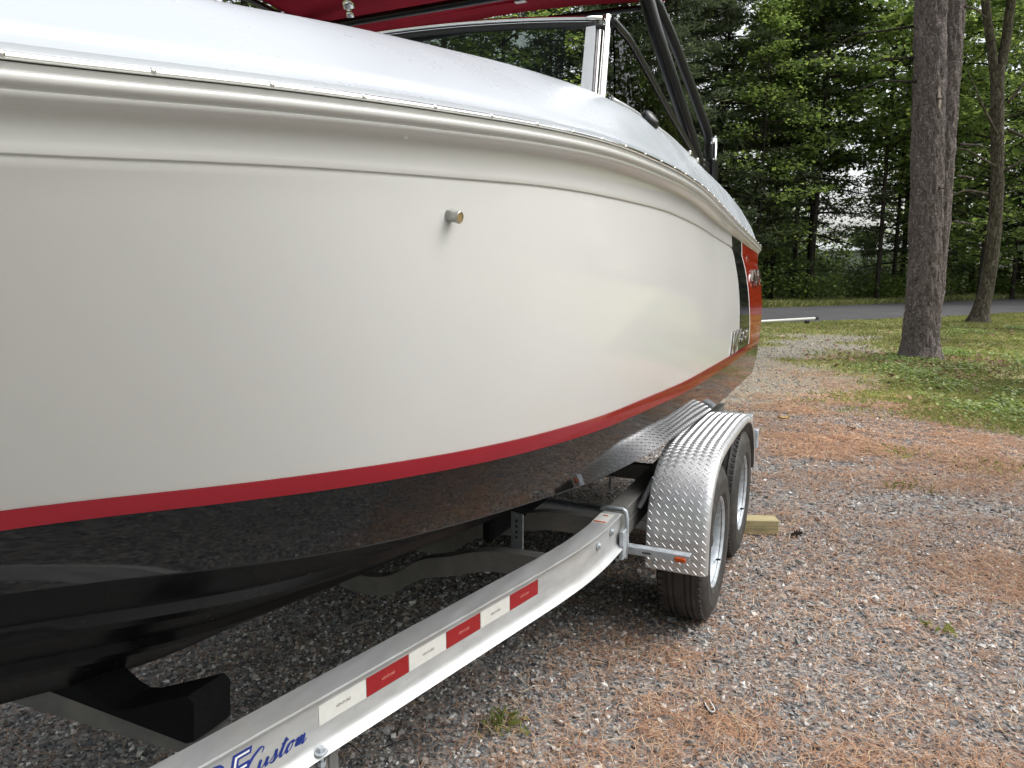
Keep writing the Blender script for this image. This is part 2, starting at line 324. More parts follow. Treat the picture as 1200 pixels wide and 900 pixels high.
def groundmat():
    m, nt, out = nmat('gravel_and_needles'); g = N(nt); tc = g.n('TexCoord'); P = tc.outputs['Object']
    v = g.n('TexVoronoi', Scale=75.0); g.l(P, v.inputs['Vector']); sc_ = g.n('SeparateColor'); g.l(v.outputs['Color'], sc_.inputs[0])
    st = ramp(g, sc_.outputs[0], [(0, (.09, .092, .097)), (.3, (.19, .19, .195)), (.6, (.32, .318, .312)), (.8, (.29, .265, .24)), (1, (.54, .53, .51))])
    ed = ramp(g, v.outputs['Distance'], [(0, (1, 1, 1)), (.9, (.35, .35, .35))])
    gr = g.n('MixRGB'); gr.blend_type = 'MULTIPLY'; gr.inputs[0].default_value = .7; g.l(st, gr.inputs[1]); g.l(ed, gr.inputs[2])
    mp = g.n('Mapping'); mp.inputs['Scale'].default_value = (1, 1, 1); g.l(P, mp.inputs[0])
    wn_ = g.n('TexNoise', Scale=130.0, Detail=3.0, Roughness=.7); g.l(mp.outputs[0], wn_.inputs['Vector'])
    nc = ramp(g, wn_.outputs[0], [(.3, (.10, .06, .035)), (.5, (.30, .18, .10)), (.7, (.52, .34, .20))])
    dn = g.n('TexNoise', Scale=40.0, Detail=8.0, Roughness=.75); g.l(P, dn.inputs['Vector'])
    dc = ramp(g, dn.outputs[0], [(.3, (.13, .115, .08)), (.5, (.28, .25, .18)), (.7, (.44, .39, .29))])
    gn = g.n('TexNoise', Scale=25.0, Detail=8.0, Roughness=.75); g.l(P, gn.inputs['Vector'])
    gc = ramp(g, gn.outputs[0], [(.3, (.10, .105, .04)), (.5, (.25, .25, .10)), (.7, (.38, .34, .19))])
    def att(nme): a = g.n('Attribute', attribute_name=nme); return a.outputs['Fac']
    def mixmask(maskout, amt, noise_scale, a, b):
        nn = g.n('TexNoise', Scale=noise_scale, Detail=5.0, Roughness=.7); g.l(P, nn.inputs['Vector'])
        ad = g.n('Math', operation='ADD'); g.l(maskout, ad.inputs[0]); g.l(nn.outputs[0], ad.inputs[1])
        mr = g.n('MapRange'); mr.inputs['From Min'].default_value = .72; mr.inputs['From Max'].default_value = 1.05; mr.inputs['To Max'].default_value = amt
        g.l(ad.outputs[0], mr.inputs[0]); mx = g.n('MixRGB'); g.l(mr.outputs[0], mx.inputs[0]); g.l(a, mx.inputs[1]); g.l(b, mx.inputs[2]); return mx.outputs[0]
    c = mixmask(att('dirt'), .75, 6, gr.outputs[0], dc); c = mixmask(att('needle'), .36, 45, c, nc); c = mixmask(att('grass'), .9, 8, c, gc)
    b = g.n('BsdfPrincipled'); b.inputs['Roughness'].default_value = .9; b.inputs['Specular IOR Level'].default_value = .2; g.l(c, b.inputs['Base Color'])
    bp = g.n('Bump', Strength=.8, Distance=.006); g.l(ed, bp.inputs['Height']); bp2 = g.n('Bump', Strength=.5, Distance=.004); g.l(dn.outputs[0], bp2.inputs['Height']); g.l(bp.outputs[0], bp2.inputs['Normal'])
    g.l(bp2.outputs[0], b.inputs['Normal']); g.l(b.outputs[0], out.inputs['Surface']); return m
o = put('ground', gm, groundmat()); o['kind'] = 'structure'
def asphalt():
    m, nt, out = nmat('asphalt'); g = N(nt); tc = g.n('TexCoord'); P = tc.outputs['Object']
    n1 = g.n('TexNoise', Scale=180.0, Detail=3.0); g.l(P, n1.inputs['Vector']); n2 = g.n('TexNoise', Scale=.8, Detail=6.0, Roughness=.65); g.l(P, n2.inputs['Vector'])
    a = ramp(g, n1.outputs[0], [(.3, (.045, .045, .05)), (.7, (.10, .10, .105))]); b_ = ramp(g, n2.outputs[0], [(.3, (.75,) * 3), (.7, (1.2,) * 3)])
    mx = g.n('MixRGB'); mx.blend_type = 'MULTIPLY'; mx.inputs[0].default_value = 1; g.l(a, mx.inputs[1]); g.l(b_, mx.inputs[2])
    b = g.n('BsdfPrincipled'); b.inputs['Roughness'].default_value = .75; g.l(mx.outputs[0], b.inputs['Base Color'])
    bp = g.n('Bump', Strength=.4, Distance=.004); g.l(n1.outputs[0], bp.inputs['Height']); g.l(bp.outputs[0], b.inputs['Normal']); g.l(b.outputs[0], out.inputs['Surface']); return m
rx = np.arange(-60, 90, .5); t = np.linspace(0, 1, 9)
RY = road_near(rx)[:, None] * (1 - t) + road_far(rx)[:, None] * t
RY[:, 0] += (fbm(rx * 1.3, rx * 0 + 2, 61) - .5) * .5; RY[:, -1] += (fbm(rx * 1.3, rx * 0 + 7, 63) - .5) * .6
V, F = grid(np.stack([np.repeat(rx[:, None], 9, 1), RY, np.broadcast_to(.02 + .05 * (1 - (2 * t - 1) ** 2), RY.shape)], -1))
o = put('road', npmesh('road', V, F[:, ::-1], True), asphalt()); o['kind'] = 'structure'

# visible-area sampler
def in_view(x, y, pad=.12):
    return (np.abs(x) < (.706 + pad) * y + .5)
def scatter(n, x0, x1, y0, y1, dens=None):
    out = []
    while sum(len(a) for a in out) < n:
        x = RG.uniform(x0, x1, n); y = RG.uniform(y0, y1, n); k = in_view(x, y)
        if dens is not None: k &= RG.random(n) < dens(x, y)
        out.append(np.stack([x[k], y[k]], 1))
    return np.concatenate(out)[:n]
# crushed stone lying loose on the drive
def stones(P, size, zoff=0.0):
    n = len(P); base = np.array([(1, 0, 0), (-1, 0, 0), (0, 1, 0), (0, -1, 0), (0, 0, 1), (0, 0, -1)], float)
    F = np.array([(0, 2, 4), (2, 1, 4), (1, 3, 4), (3, 0, 4), (2, 0, 5), (1, 2, 5), (3, 1, 5), (0, 3, 5)])
    V = base[None] * size[:, None, None] * RG.uniform(.45, 1.0, (n, 1, 3)) + RG.normal(size=(n, 6, 3)) * size[:, None, None] * .22
    q = RG.normal(size=(n, 4)); q /= np.linalg.norm(q, axis=1)[:, None]; w, x, y, z = q.T
    Rm = np.stack([1 - 2 * (y * y + z * z), 2 * (x * y - z * w), 2 * (x * z + y * w), 2 * (x * y + z * w), 1 - 2 * (x * x + z * z), 2 * (y * z - x * w), 2 * (x * z - y * w), 2 * (y * z + x * w), 1 - 2 * (x * x + y * y)], 1).reshape(n, 3, 3)
    V = np.einsum('nij,nkj->nki', Rm, V); V[..., 2] *= .75
    V += np.stack([P[:, 0], P[:, 1], ground_z(P[:, 0], P[:, 1]) + size * .25 + zoff], 1)[:, None]
    return V.reshape(-1, 3), (F[None] + (np.arange(n) * 6)[:, None, None]).reshape(-1, 3)
dn = lambda x, y: (1 - grass_mask(x, y)) * (1 - .62 * needle_mask(x, y))
P1 = scatter(62000, -3.2, 4.5, 1.5, 4.2, dn); P2 = scatter(34000, -2.5, 8, 4.2, 8.5, dn); P3 = scatter(11000, 0, 12, 8.5, 17, dn)
sz = np.concatenate([RG.lognormal(math.log(.0074), .42, len(P1)), RG.lognormal(math.log(.0098), .38, len(P2)), RG.lognormal(math.log(.014), .3, len(P3))])
PB = scatter(500, -2.5, 7, 1.6, 8, dn); PS = np.concatenate([P1, P2, P3, PB]); sz = np.concatenate([np.clip(sz, .003, .020), RG.uniform(.014, .028, len(PB))])
V, F = stones(PS, sz)
tag(put('gravel', npmesh('gravel', V, F), M['stone']), 'grey crushed stone covering the driveway', 'gravel', kind='stuff')
# dry needles, blades, leaves: thin strips
def strips(P, z, ang, L, w, lift, curve=0.0, segs=2):
    n = len(P); t = np.linspace(0, 1, segs + 1); d = np.stack([np.cos(ang), np.sin(ang)], 1); nr = np.stack([-d[:, 1], d[:, 0]], 1)
    V = np.zeros((n, segs + 1, 2, 3))
    for i, tt in enumerate(t):
        c = P + d * (L * (tt - .5))[:, None] + nr * (curve * L * (tt - .5) ** 2 * 4)[:, None]
        hw = w * (1 if i < segs else .5)
        V[:, i, 0, :2] = c + nr * hw[:, None]; V[:, i, 1, :2] = c - nr * hw[:, None]; V[:, i, :, 2] = (z + lift * math.sin(math.pi * tt))[:, None]
    I = np.arange(n * (segs + 1) * 2).reshape(n, segs + 1, 2)
    F = np.stack([I[:, :-1, 0], I[:, :-1, 1], I[:, 1:, 1], I[:, 1:, 0]], -1).reshape(-1, 4); return V.reshape(-1, 3), F
nd = lambda x, y: (needle_mask(x, y) * 1.0 + .10 * sstep(-.9, .6, x - .42 * y + .4) + .03) * (1 - .8 * grass_mask(x, y))
PN = np.concatenate([scatter(32000, -2.5, 4.5, 1.6, 4.5, nd), scatter(34000, -1, 8, 4.5, 9, nd), scatter(6000, 2, 9, 9, 13, nd)])
n = len(PN); yy = PN[:, 1]; L = RG.uniform(.035, .10, n) * np.where(yy > 4.5, 1.25, 1)
V, F = strips(PN, ground_z(PN[:, 0], PN[:, 1]) + RG.uniform(.006, .022, n), RG.uniform(0, 2 * np.pi, n), L, RG.uniform(.0006, .0011, n) * np.clip(yy / 2.7, 1, 3), RG.uniform(-.003, .012, n), RG.normal(size=n) * .12)
tag(put('pine_needles', npmesh('pine_needles', V, F), M['needle']), 'drifts of dry orange pine needles over the gravel', 'pine needles', kind='stuff')
def blades(P, L, w, lean):
    n = len(P); a = RG.uniform(0, 2 * np.pi, n); d = np.stack([np.cos(a), np.sin(a)], 1); a2 = RG.uniform(0, 2 * np.pi, n); s = np.stack([np.cos(a2), np.sin(a2)], 1)
    z0 = ground_z(P[:, 0], P[:, 1]); V = np.zeros((n, 4, 3)); V[:, 0, :2] = P - s * w[:, None]; V[:, 1, :2] = P + s * w[:, None]; V[:, :2, 2] = z0[:, None] - .005
    m = P + d * (lean * L * .35)[:, None]; V[:, 2, :2] = m + s * (w * .8)[:, None]; V[:, 2, 2] = z0 + L * .6
    V[:, 3, :2] = P + d * (lean * L)[:, None]; V[:, 3, 2] = z0 + L * (1 - .3 * lean); I = np.arange(n * 4).reshape(n, 4); return V.reshape(-1, 3), I
def flats(P, z, r, tilt, k=5):
    """small broad leaves: k-gons with random tilt"""
    n = len(P); a = RG.uniform(0, 2 * np.pi, (n, 1)) + np.arange(k) * 2 * np.pi / k; rr = r[:, None] * RG.uniform(.65, 1.1, (n, k))
    L = np.stack([np.cos(a) * rr, np.sin(a) * rr, np.zeros_like(a)], -1); ax = RG.uniform(0, 2 * np.pi, n); tl = RG.normal(size=n) * tilt
    nx = np.cos(ax); ny = np.sin(ax); h = L[..., 0] * nx[:, None] + L[..., 1] * ny[:, None]
    L[..., 2] = h * np.sin(tl)[:, None]; L[..., 0] -= (h * (1 - np.cos(tl))[:, None]) * nx[:, None]; L[..., 1] -= (h * (1 - np.cos(tl))[:, None]) * ny[:, None]
    V = L + np.stack([P[:, 0], P[:, 1], z], 1)[:, None]; return V.reshape(-1, 3), np.arange(n * k).reshape(n, k)
gd = lambda x, y: grass_mask(x, y) ** 1.3 * (y < road_near(x) - .1) * (.35 + .65 * sstep(.35, .6, fbm(x * 2.2, y * 2.2, 71)))
PG = np.concatenate([scatter(70000, 2.5, 9, 5.0, 10, gd), scatter(85000, 2, 22, 10, 27, gd)]); TF = np.concatenate([np.array([[cx_, cy_]]) + RG.normal(size=(m_, 2)) * r_ for cx_, cy_, r_, m_ in ((-.03, 2.33, .035, 70), (2.9, 5.1, .07, 60), (1.45, 4.9, .05, 40), (3.35, 6.1, .12, 120), (2.2, 6.9, .1, 80), (3.9, 5.6, .15, 130), (1.9, 3.0, .03, 25))])
PG = np.concatenate([PG, TF]); n = len(PG); yf = np.clip(PG[:, 1] / 8, .8, 2.4)
V, F = blades(PG, RG.uniform(.02, .065, n) * yf ** .3, RG.uniform(.0012, .0028, n) * yf, RG.uniform(.1, 1.3, n))
tag(put('grass', npmesh('grass', V, F), M['grass']), 'thin yellow green grass growing beside the gravel drive', 'grass', kind='stuff')
cdn = lambda x, y: .8 * grass_mask(x, y) ** 2 * (.25 + .75 * sstep(.45, .55, fbm(x * 2.6, y * 2.6, 91))) * (y < road_near(x) - .6) * sstep(.42, .60, fbm(x * .9, y * .9, 81)) * sstep(-.4, 1.3, x - np.interp(y, [5, 8, 11, 14, 20], [5.0, 4.2, 4.6, 7.4, 12.0]))
PC = scatter(30000, 3.5, 17, 5.5, 19, cdn); n = len(PC)
V, F = flats(PC, ground_z(PC[:, 0], PC[:, 1]) + RG.uniform(.015, .09, n), RG.uniform(.010, .028, n), .5)
tag(put('ground_cover', npmesh('ground_cover', V, F), M['clover']), 'bright green low leafy plants growing round the pine trunk', 'ground cover', kind='stuff')
ld = lambda x, y: (np.exp(-((x - 6.9) ** 2 / 1.3 + (y - 12.0) ** 2 / 1.6)) + .10 * grass_mask(x, y)) * (y < 19)
PL = scatter(1900, 2.5, 14, 5, 19, ld); n = len(PL); V, F = flats(PL, ground_z(PL[:, 0], PL[:, 1]) + .02 + RG.uniform(0, .03, n), RG.uniform(.02, .05, n), .45, 6)
tag(put('leaf_litter', npmesh('leaf_litter', V, F), M['deadleaf']), 'brown dead leaves scattered round the foot of the pine', 'dead leaves', kind='stuff')
# verge beyond the road
PV = scatter(26000, 4, 40, 25, 45, lambda x, y: ((y > road_far(x)) & (y < road_far(x) + 3.0)) * 1.0); n = len(PV)
V, F = blades(PV, RG.uniform(.08, .30, n), RG.uniform(.006, .014, n), RG.uniform(.1, .8, n))
tag(put('verge_grass', npmesh('verge_grass', V, F), M['grass']), 'rough green grass along the far edge of the road', 'verge grass', kind='stuff')

# ------------------------------------------------------------------ boat frame: u aft along the keel, w out to port, z up  -> local (w, u, z)
TH = R(25); WC = 1.74; CS, SN = math.cos(TH), math.sin(TH)
BOAT_LOC = (-WC * CS, WC * SN, 0.0)
def sm(pts, h=.2):
    xs = [p[0] for p in pts]; ys = [p[1] for p in pts]; d = np.linspace(-h, h, 11)
    return lambda u: np.mean([np.interp(np.asarray(u) + k, xs, ys) for k in d], axis=0)
wg = sm([(-1.2, 0), (-1.0, .35), (-.5, .62), (0, .77), (.5, .88), (1, 1.03), (1.5, 1.13), (2, 1.18), (2.5, 1.20), (3, 1.19), (4, 1.16), (5, 1.142), (5.8, 1.13)])
INS = lambda u: np.interp(u, [3.6, 5.3], [.043, .016])
wst = sm([(-.75, 0), (-.3, .18), (0, .3), (.66, .60), (1.01, .86), (1.5, 1.02), (2, 1.09), (3, 1.14), (4, 1.155), (5, 1.16), (5.8, 1.15)])
wch = sm([(-.55, 0), (0, .2), (.66, .5), (1.09, .80), (1.5, .93), (2, 1.01), (2.6, 1.06), (3, 1.08), (4, 1.095), (5, 1.11), (5.5, 1.125), (6, 1.13)])
zr = sm([(-1.2, 1.80), (.0, 1.80), (.518, 1.831), (.739, 1.852), (1.085, 1.876), (1.5, 1.902), (1.85, 1.917), (2.4, 1.915), (2.94, 1.905), (3.83, 1.852), (4.6, 1.80), (5.5, 1.74), (6, 1.70)], .15)
zcre = sm([(-1.2, 1.68), (0, 1.70), (.53, 1.726), (.84, 1.748), (1.58, 1.781), (1.86, 1.785), (2.48, 1.785), (3.15, 1.765), (4.39, 1.694), (5.5, 1.62)], .15)
zst = sm([(-1.2, 1.28), (0, 1.25), (.63, 1.237), (.82, 1.226), (1.08, 1.216), (1.28, 1.201), (1.55, 1.186), (2.0, 1.163), (2.94, 1.134), (4.2, 1.117), (5.5, 1.11)], .15)
zsb = sm([(-1.2, 1.25), (0, 1.22), (.62, 1.206), (.82, 1.195), (1.08, 1.18), (1.28, 1.165), (1.55, 1.147), (2.0, 1.121), (2.95, 1.085), (4.2, 1.070), (5.5, 1.064)], .15)
zch = sm([(-1.2, 1.24), (-.3, 1.16), (.2, 1.11), (.66, 1.072), (.87, 1.047), (1.16, 1.014), (1.37, .996), (1.68, .967), (1.95, .939), (2.34, .900), (2.94, .873), (3.79, .842), (4.66, .835), (5.25, .841), (5.6, .845)], .2)
zk = sm([(-1.2, 1.5), (-.9, 1.22), (-.5, .98), (0, .80), (.5, .69), (.91, .602), (1.22, .50), (1.82, .435), (2.16, .405), (3, .38), (5.6, .36)], .2)
wcr = lambda u: wg(u) - np.interp(u, [0, 1.5, 3.5, 5], [.25, .25, .17, .10])
zcr = sm([(-1.2, 1.95), (0, 1.98), (.93, 2.026), (1.2, 2.056), (1.77, 2.105), (2.15, 2.13), (2.6, 2.141), (3.2, 2.132), (3.7, 2.10), (4.13, 2.07), (4.56, 2.03), (5.5, 1.90), (6, 1.85)], .12)
def side_w(u, z):
    """width of the hull side between crease and stripe"""
    a, b = zcre(u), zst(u); t = np.clip((a - z) / (a - b), 0, 1.2); w0 = wg(u) - INS(u) - .0046; w1 = wst(u)
    return w0 * (1 - t) + w1 * t + (.010 + .016 * sstep(0, 3.0, np.asarray(u, float))) * 4 * t * (1 - t)
boat = empty('motor_boat', 'large white motor boat with red stripe, black bottom and red canopy resting on a trailer', 'motor boat', BOAT_LOC, -TH)
def rowmesh(name, rows, us, mat, parent, mirror=True, smooth=True, angle=None, thick=None):
    """rows: list of fn(u)->(w,z); lofted along us, port side and its mirror"""
    A = np.zeros((len(us), len(rows), 3))
    for j, f in enumerate(rows):
        w, z = f(us); A[:, j, 0] = w; A[:, j, 1] = us; A[:, j, 2] = z
    cr = np.clip((us - 5.42) / .08, 0, 1); A[:, :, 0] -= (.07 * (1 - np.sqrt(np.clip(1 - cr ** 2, 0, 1))))[:, None]      # rounded stern corner
    A[:, :, 0] = np.maximum(A[:, :, 0], 0)
    V, F = grid(A); Vs = [V]; Fs = [F]
    if mirror: V2 = V.copy(); V2[:, 0] *= -1; Vs.append(V2); Fs.append(F[:, ::-1] + len(V))
    me = npmesh(name, np.concatenate(Vs), np.concatenate(Fs), smooth)
    if angle is not None: me.set_sharp_from_angle(angle=R(angle))
    return put(name, me, mat, parent)
US = np.concatenate([np.linspace(-1.2, 5.40, 133), [5.42, 5.44, 5.46, 5.475, 5.485, 5.493, 5.5]])
off = lambda dw, dz: (lambda u: (wg(u) + dw, zr(u) + dz))
# hull side: flange lip with two rounded beads, panel, crease, flared side
rows = [off(-.001, -.0118), off(.0025, -.0135), off(.0005, -.0205), off(.0015, -.0215), off(.0042, -.025), off(.0042, -.030), off(.0012, -.035), off(-.006, -.0365), off(-.007, -.039), off(-.004, -.042), off(-.005, -.046), off(-.012, -.051), (lambda u: (wg(u) - .6 * INS(u), zr(u) - .054)), (lambda u: (wg(u) - .82 * INS(u), zr(u) - .058)), (lambda u: (wg(u) - .95 * INS(u), zr(u) - .066))]
rows += [lambda u: (wg(u) - INS(u), zcre(u) + .012), lambda u: (wg(u) - INS(u) - .0002, zcre(u) + .0022), lambda u: (wg(u) - INS(u) - .0015, zcre(u) + .0004), lambda u: (wg(u) - INS(u) - .0052, zcre(u) + .0), lambda u: (wg(u) - INS(u) - .0050, zcre(u) - .004)]
for t_ in np.linspace(.03, 1, 14): rows.append(lambda u, t_=t_: (side_w(u, zcre(u) + (zst(u) - zcre(u)) * t_), zcre(u) + (zst(u) - zcre(u)) * t_))
rowmesh('hull_side', rows, US, M['gel'], boat, angle=50)
rowmesh('red_stripe', [lambda u: (wst(u) - .002, zst(u)), lambda u: (wst(u) + .0035, zst(u) - .001), lambda u: (wst(u) + .005, (zst(u) + zsb(u)) / 2), lambda u: (wst(u) + .0035, zsb(u) + .001), lambda u: (wst(u) - .002, zsb(u))], US, M['red'], boat, angle=60)
def bs(t_): return lambda u: (wst(u) * (1 - t_) + wch(u) * t_ + .007 * 4 * t_ * (1 - t_), zsb(u) * (1 - t_) + zch(u) * t_)
rowmesh('black_side', [bs(t_) for t_ in (0, .1, .25, .4, .55, .7, .85, 1)], US, M['black'], boat)
def bot(t_, dz=0.0): return lambda u: ((wch(u) - .065) * (1 - t_), (zch(u) - .004) * (1 - t_) + zk(u) * t_ + dz)
rb = [lambda u: (wch(u), zch(u) - .0003), lambda u: (wch(u) - .004, zch(u) - .004), lambda u: (wch(u) - .065, zch(u) - .004)]
for k0 in (.30, .62): rb += [bot(k0 - .08), bot(k0 - .015), bot(k0, -.022), bot(k0 + .045, -.024), bot(k0 + .05, 0)]
rb = rb[:3] + [bot(.04)] + rb[3:] + [bot(.85), bot(.96), bot(.985, -.004), bot(1.0, -.008)]
rowmesh('hull_bottom', rb, US, M['blackbottom'], boat, angle=30)
# deck
def deckrow(t_):
    def f(u):
        w0, z0 = wg(u) - .034, zr(u) + .034; w1, z1 = wcr(u), zcr(u)
        return w0 + (w1 - w0) * t_, z0 + (z1 - z0) * (1 - (1 - t_) ** 1.35)
    return f
rd = [off(-.004, .0), off(-.0045, .002), off(-.005, .008), off(-.009, .0105), off(-.024, .018), off(-.031, .026)] + [deckrow(t_) for t_ in (0, .06, .15, .27, .4, .53, .66, .79, .9, .97, 1)]
rd += [lambda u: (wcr(u) - .012, zcr(u) + .004), lambda u: (wcr(u) - .03, zcr(u) + .001), lambda u: (wcr(u) - .05, zcr(u) - .03), lambda u: (wcr(u) - .07, zcr(u) - .25), lambda u: (wcr(u) * 0, zcr(u) - .27)]
rowmesh('deck', rd, US, M['deck'], boat, angle=40)
# stern face
A = []
for f in (off(-.03, .03), off(-.04, -.05), lambda u: (side_w(u, zst(u)), zst(u)), lambda u: (wst(u), zsb(u)), lambda u: (wch(u), zch(u)), lambda u: (wch(u) * 0, zk(u))):
    w_, z_ = f(np.array([5.5])); w_ = max(0, float(w_[0]) - .07); A.append([(s_, 5.498, float(z_[0])) for s_ in (-w_, -w_ / 2, 0, w_ / 2, w_)])
V, F = grid(np.array(A)); put('transom', npmesh('transom', V, F), M['orange'], boat)
# rub rail
rowmesh('rub_rail', [off(-.006, .0005), off(.001, -.0006), off(.0065, -.0035), off(.0095, -.0075), off(.0092, -.0095), off(.006, -.0117), off(-.004, -.0125)], US, M['chrome'], boat, angle=45)
sc = MB(); sc.lathe([(0, .0022), (.003, .0018), (.0045, 0), (.0045, -.003)], 10, Matrix.Rotation(R(90), 4, 'Y')); scm = sc.mesh('rail_screw', True)
for k, u in enumerate(np.arange(.05, 5.4, .155)):
    put('rail_screw', scm, M['chrome'], boat, loc=(float(wg(u)) + .0085, float(u), float(zr(u)) - .007))
# side panels at the stern, each a sheet standing a little proud of the hull
def panel(name, uL, uR, z_top_off, mat, proud, zb_off=.0, nz=26, nu=10, bev=.0015):
    A = np.zeros((nz, nu, 3)); ts = np.linspace(0, 1, nz)
    for i, t_ in enumerate(ts):
        for j, s_ in enumerate(np.linspace(0, 1, nu)):
            u = uL(t_) * (1 - s_) + uR(t_) * s_; zt = float(zr(u)) - .060; zb = float(zst(u)) + zb_off
            z = zt + (zb - zt) * t_; zc = float(zcre(u))
            w = float(side_w(u, z)) if z < zc else float(wg(u)) - float(INS(u)) + .0005
            cr = min(max((u - 5.42) / .08, 0), 1); w -= .07 * (1 - math.sqrt(max(0, 1 - cr * cr)))
            A[i, j] = (w + proud, u, z)
    V, F = grid(A); e = A.copy(); e[:, :, 0] -= proud + .004; V2, _ = grid(e); n = len(V); nr, ncol = nz, nu
    I = np.arange(n).reshape(nz, nu); rim = np.concatenate([I[0], I[1:, -1], I[-1, ::-1][1:], I[::-1, 0][1:]]); RF = np.stack([rim[:-1], rim[1:], rim[1:] + n, rim[:-1] + n], 1)
    Vm = np.concatenate([V, V2]); Fm = np.concatenate([F, RF])
    put(name, npmesh(name, Vm * np.array([-1, 1, 1]), Fm[:, ::-1], False), mat, boat)
    return put(name, npmesh(name, Vm, Fm, False), mat, boat)
lin = lambda xs, ys: (lambda t_: float(np.interp(t_, xs, ys)))
bL = lin([0, .15, .4, .7, 1], [4.13, 4.23, 4.27, 4.30, 4.36]); bR = lin([0, .25, .6, 1], [4.51, 4.61, 4.67, 4.79])
panel('dark_band', bL, bR, 0, M['black'], .0022)
panel('panel_trim', bR, lambda t_: bR(t_) + .022, 0, M['vinylwhite'], .003)
o = panel('red_panel', lambda t_: bR(t_) + .022, lambda t_: 5.498, 0, M['orange'], .0022); 
# lettering made from font outlines
def text_mesh(s, size, ext, shear=0.0, bold=0.0, align='LEFT', space=1.0):
    c = bpy.data.curves.new('t', 'FONT'); c.body = s; c.size = size; c.extrude = ext; c.shear = shear; c.offset = bold; c.align_x = align; c.space_character = space; c.resolution_u = 3
    ob = bpy.data.objects.new('t', c); COL.objects.link(ob); dg = bpy.context.evaluated_depsgraph_get(); dg.update()
    me = bpy.data.meshes.new_from_object(ob.evaluated_get(dg)); bpy.data.objects.remove(ob); bpy.data.curves.remove(c); return me
def on_side(me, u0, z0, sx, name, mat, proud=.004):
    """wrap text (x along -u? reading bow-ward is left) on the hull side: x -> +u, y -> z"""
    co = np.zeros(len(me.vertices) * 3); me.vertices.foreach_get('co', co); co = co.reshape(-1, 3); U = u0 + co[:, 0] * sx; Z = z0 + co[:, 1]
    w = side_w(U, Z) + proud + co[:, 2]; co2 = np.stack([w, U, Z], 1); me.vertices.foreach_set('co', co2.ravel()); me.update(); return put(name, me, mat, boat)
for (ch, sz_, sh_, u0_, z0_, sx_2) in (('W', .165, .35, 4.02, 1.13, 1.6), ('s', .12, .35, 4.40, 1.165, 1.9), ('s', .12, .35, 4.55, 1.165, 1.9)): on_side(text_mesh(ch, sz_, .0015, sh_, .0085), u0_, z0_, sx_2, 'letter_backing', M['ink'], .0032)
for k, ch in enumerate('450'): on_side(text_mesh(ch, .135, .0015, .1, .009), 4.83 + k * .175, 1.48, 2.0, 'number_backing', M['ink'], .0042)
on_side(text_mesh('W', .165, .006, .35, .004), 4.02, 1.13, 1.6, 'chrome_letter', M['chrome'])
on_side(text_mesh('s', .12, .006, .35, .003), 4.40, 1.165, 1.9, 'chrome_letter', M['chrome'])
on_side(text_mesh('s', .12, .006, .35, .003), 4.55, 1.165, 1.9, 'chrome_letter', M['chrome'])
for k, ch in enumerate('450'): on_side(text_mesh(ch, .135, .008, .1, .004), 4.83 + k * .175, 1.48, 2.0, 'chrome_number', M['chrome'], .009)
on_side(text_mesh('M', .055, .003), 4.78, 1.63, 2.0, 'chrome_emblem', M['chrome'])
# drain fitting
zd = 1.697; ud = 1.245; wd = float(side_w(ud, zd))
nrm = Vector((1, -.10, -.16)).normalized(); Mt = Matrix.Translation((wd - .004, ud, zd)) @ nrm.to_track_quat('Z', 'Y').to_matrix().to_4x4()
b_ = MB(); b_.lathe([(.0, .0), (.013, .0), (.0132, .004), (.0112, .007), (.0112, .024), (.0120, .026), (.0120, .029), (.0102, .030), (.0100, .0285)], 28, Mt); dr = b_.build('drain_fitting', M['steel'], boat, angle=40)
b_ = MB(); b_.lathe([(.0104, .0290), (.004, .0288), (0, .0288)], 20, Mt); b_.build('drain_plug', M['brass'], dr)
# teardrop vent
def deck_pt(u, t_): w, z = deckrow(t_)(np.array([u])); return float(w[0]), float(z[0])
wv, zv = deck_pt(2.72, .80)
b_ = MB(); th = np.linspace(0, 2 * np.pi, 24, endpoint=False)
ring = [(.062 * math.cos(a) , .036 * math.sin(a) * (1 - .45 * math.cos(a))) for a in th]
Mv = Matrix.Translation((wv - .004, 2.72, zv)) @ Matrix(((0, -.60, .8, 0), (1, 0, 0, 0), (0, .8, .60, 0), (0, 0, 0, 1)))
V = [(x * s_, y * s_, h) for s_, h in ((1, 0), (1, .012), (.85, .026), (.5, .032)) for x, y in ring]; V = np.array(V) @ np.array(Mv)[:3, :3].T + np.array(Mv)[:3, 3]
F = [(i * 24 + j, i * 24 + (j + 1) % 24, (i + 1) * 24 + (j + 1) % 24, (i + 1) * 24 + j) for i in range(3) for j in range(24)] + [tuple(72 + j for j in range(24))]
b_.add(V, F); b_.build('air_vent', M['plastic'], boat, smooth=True)

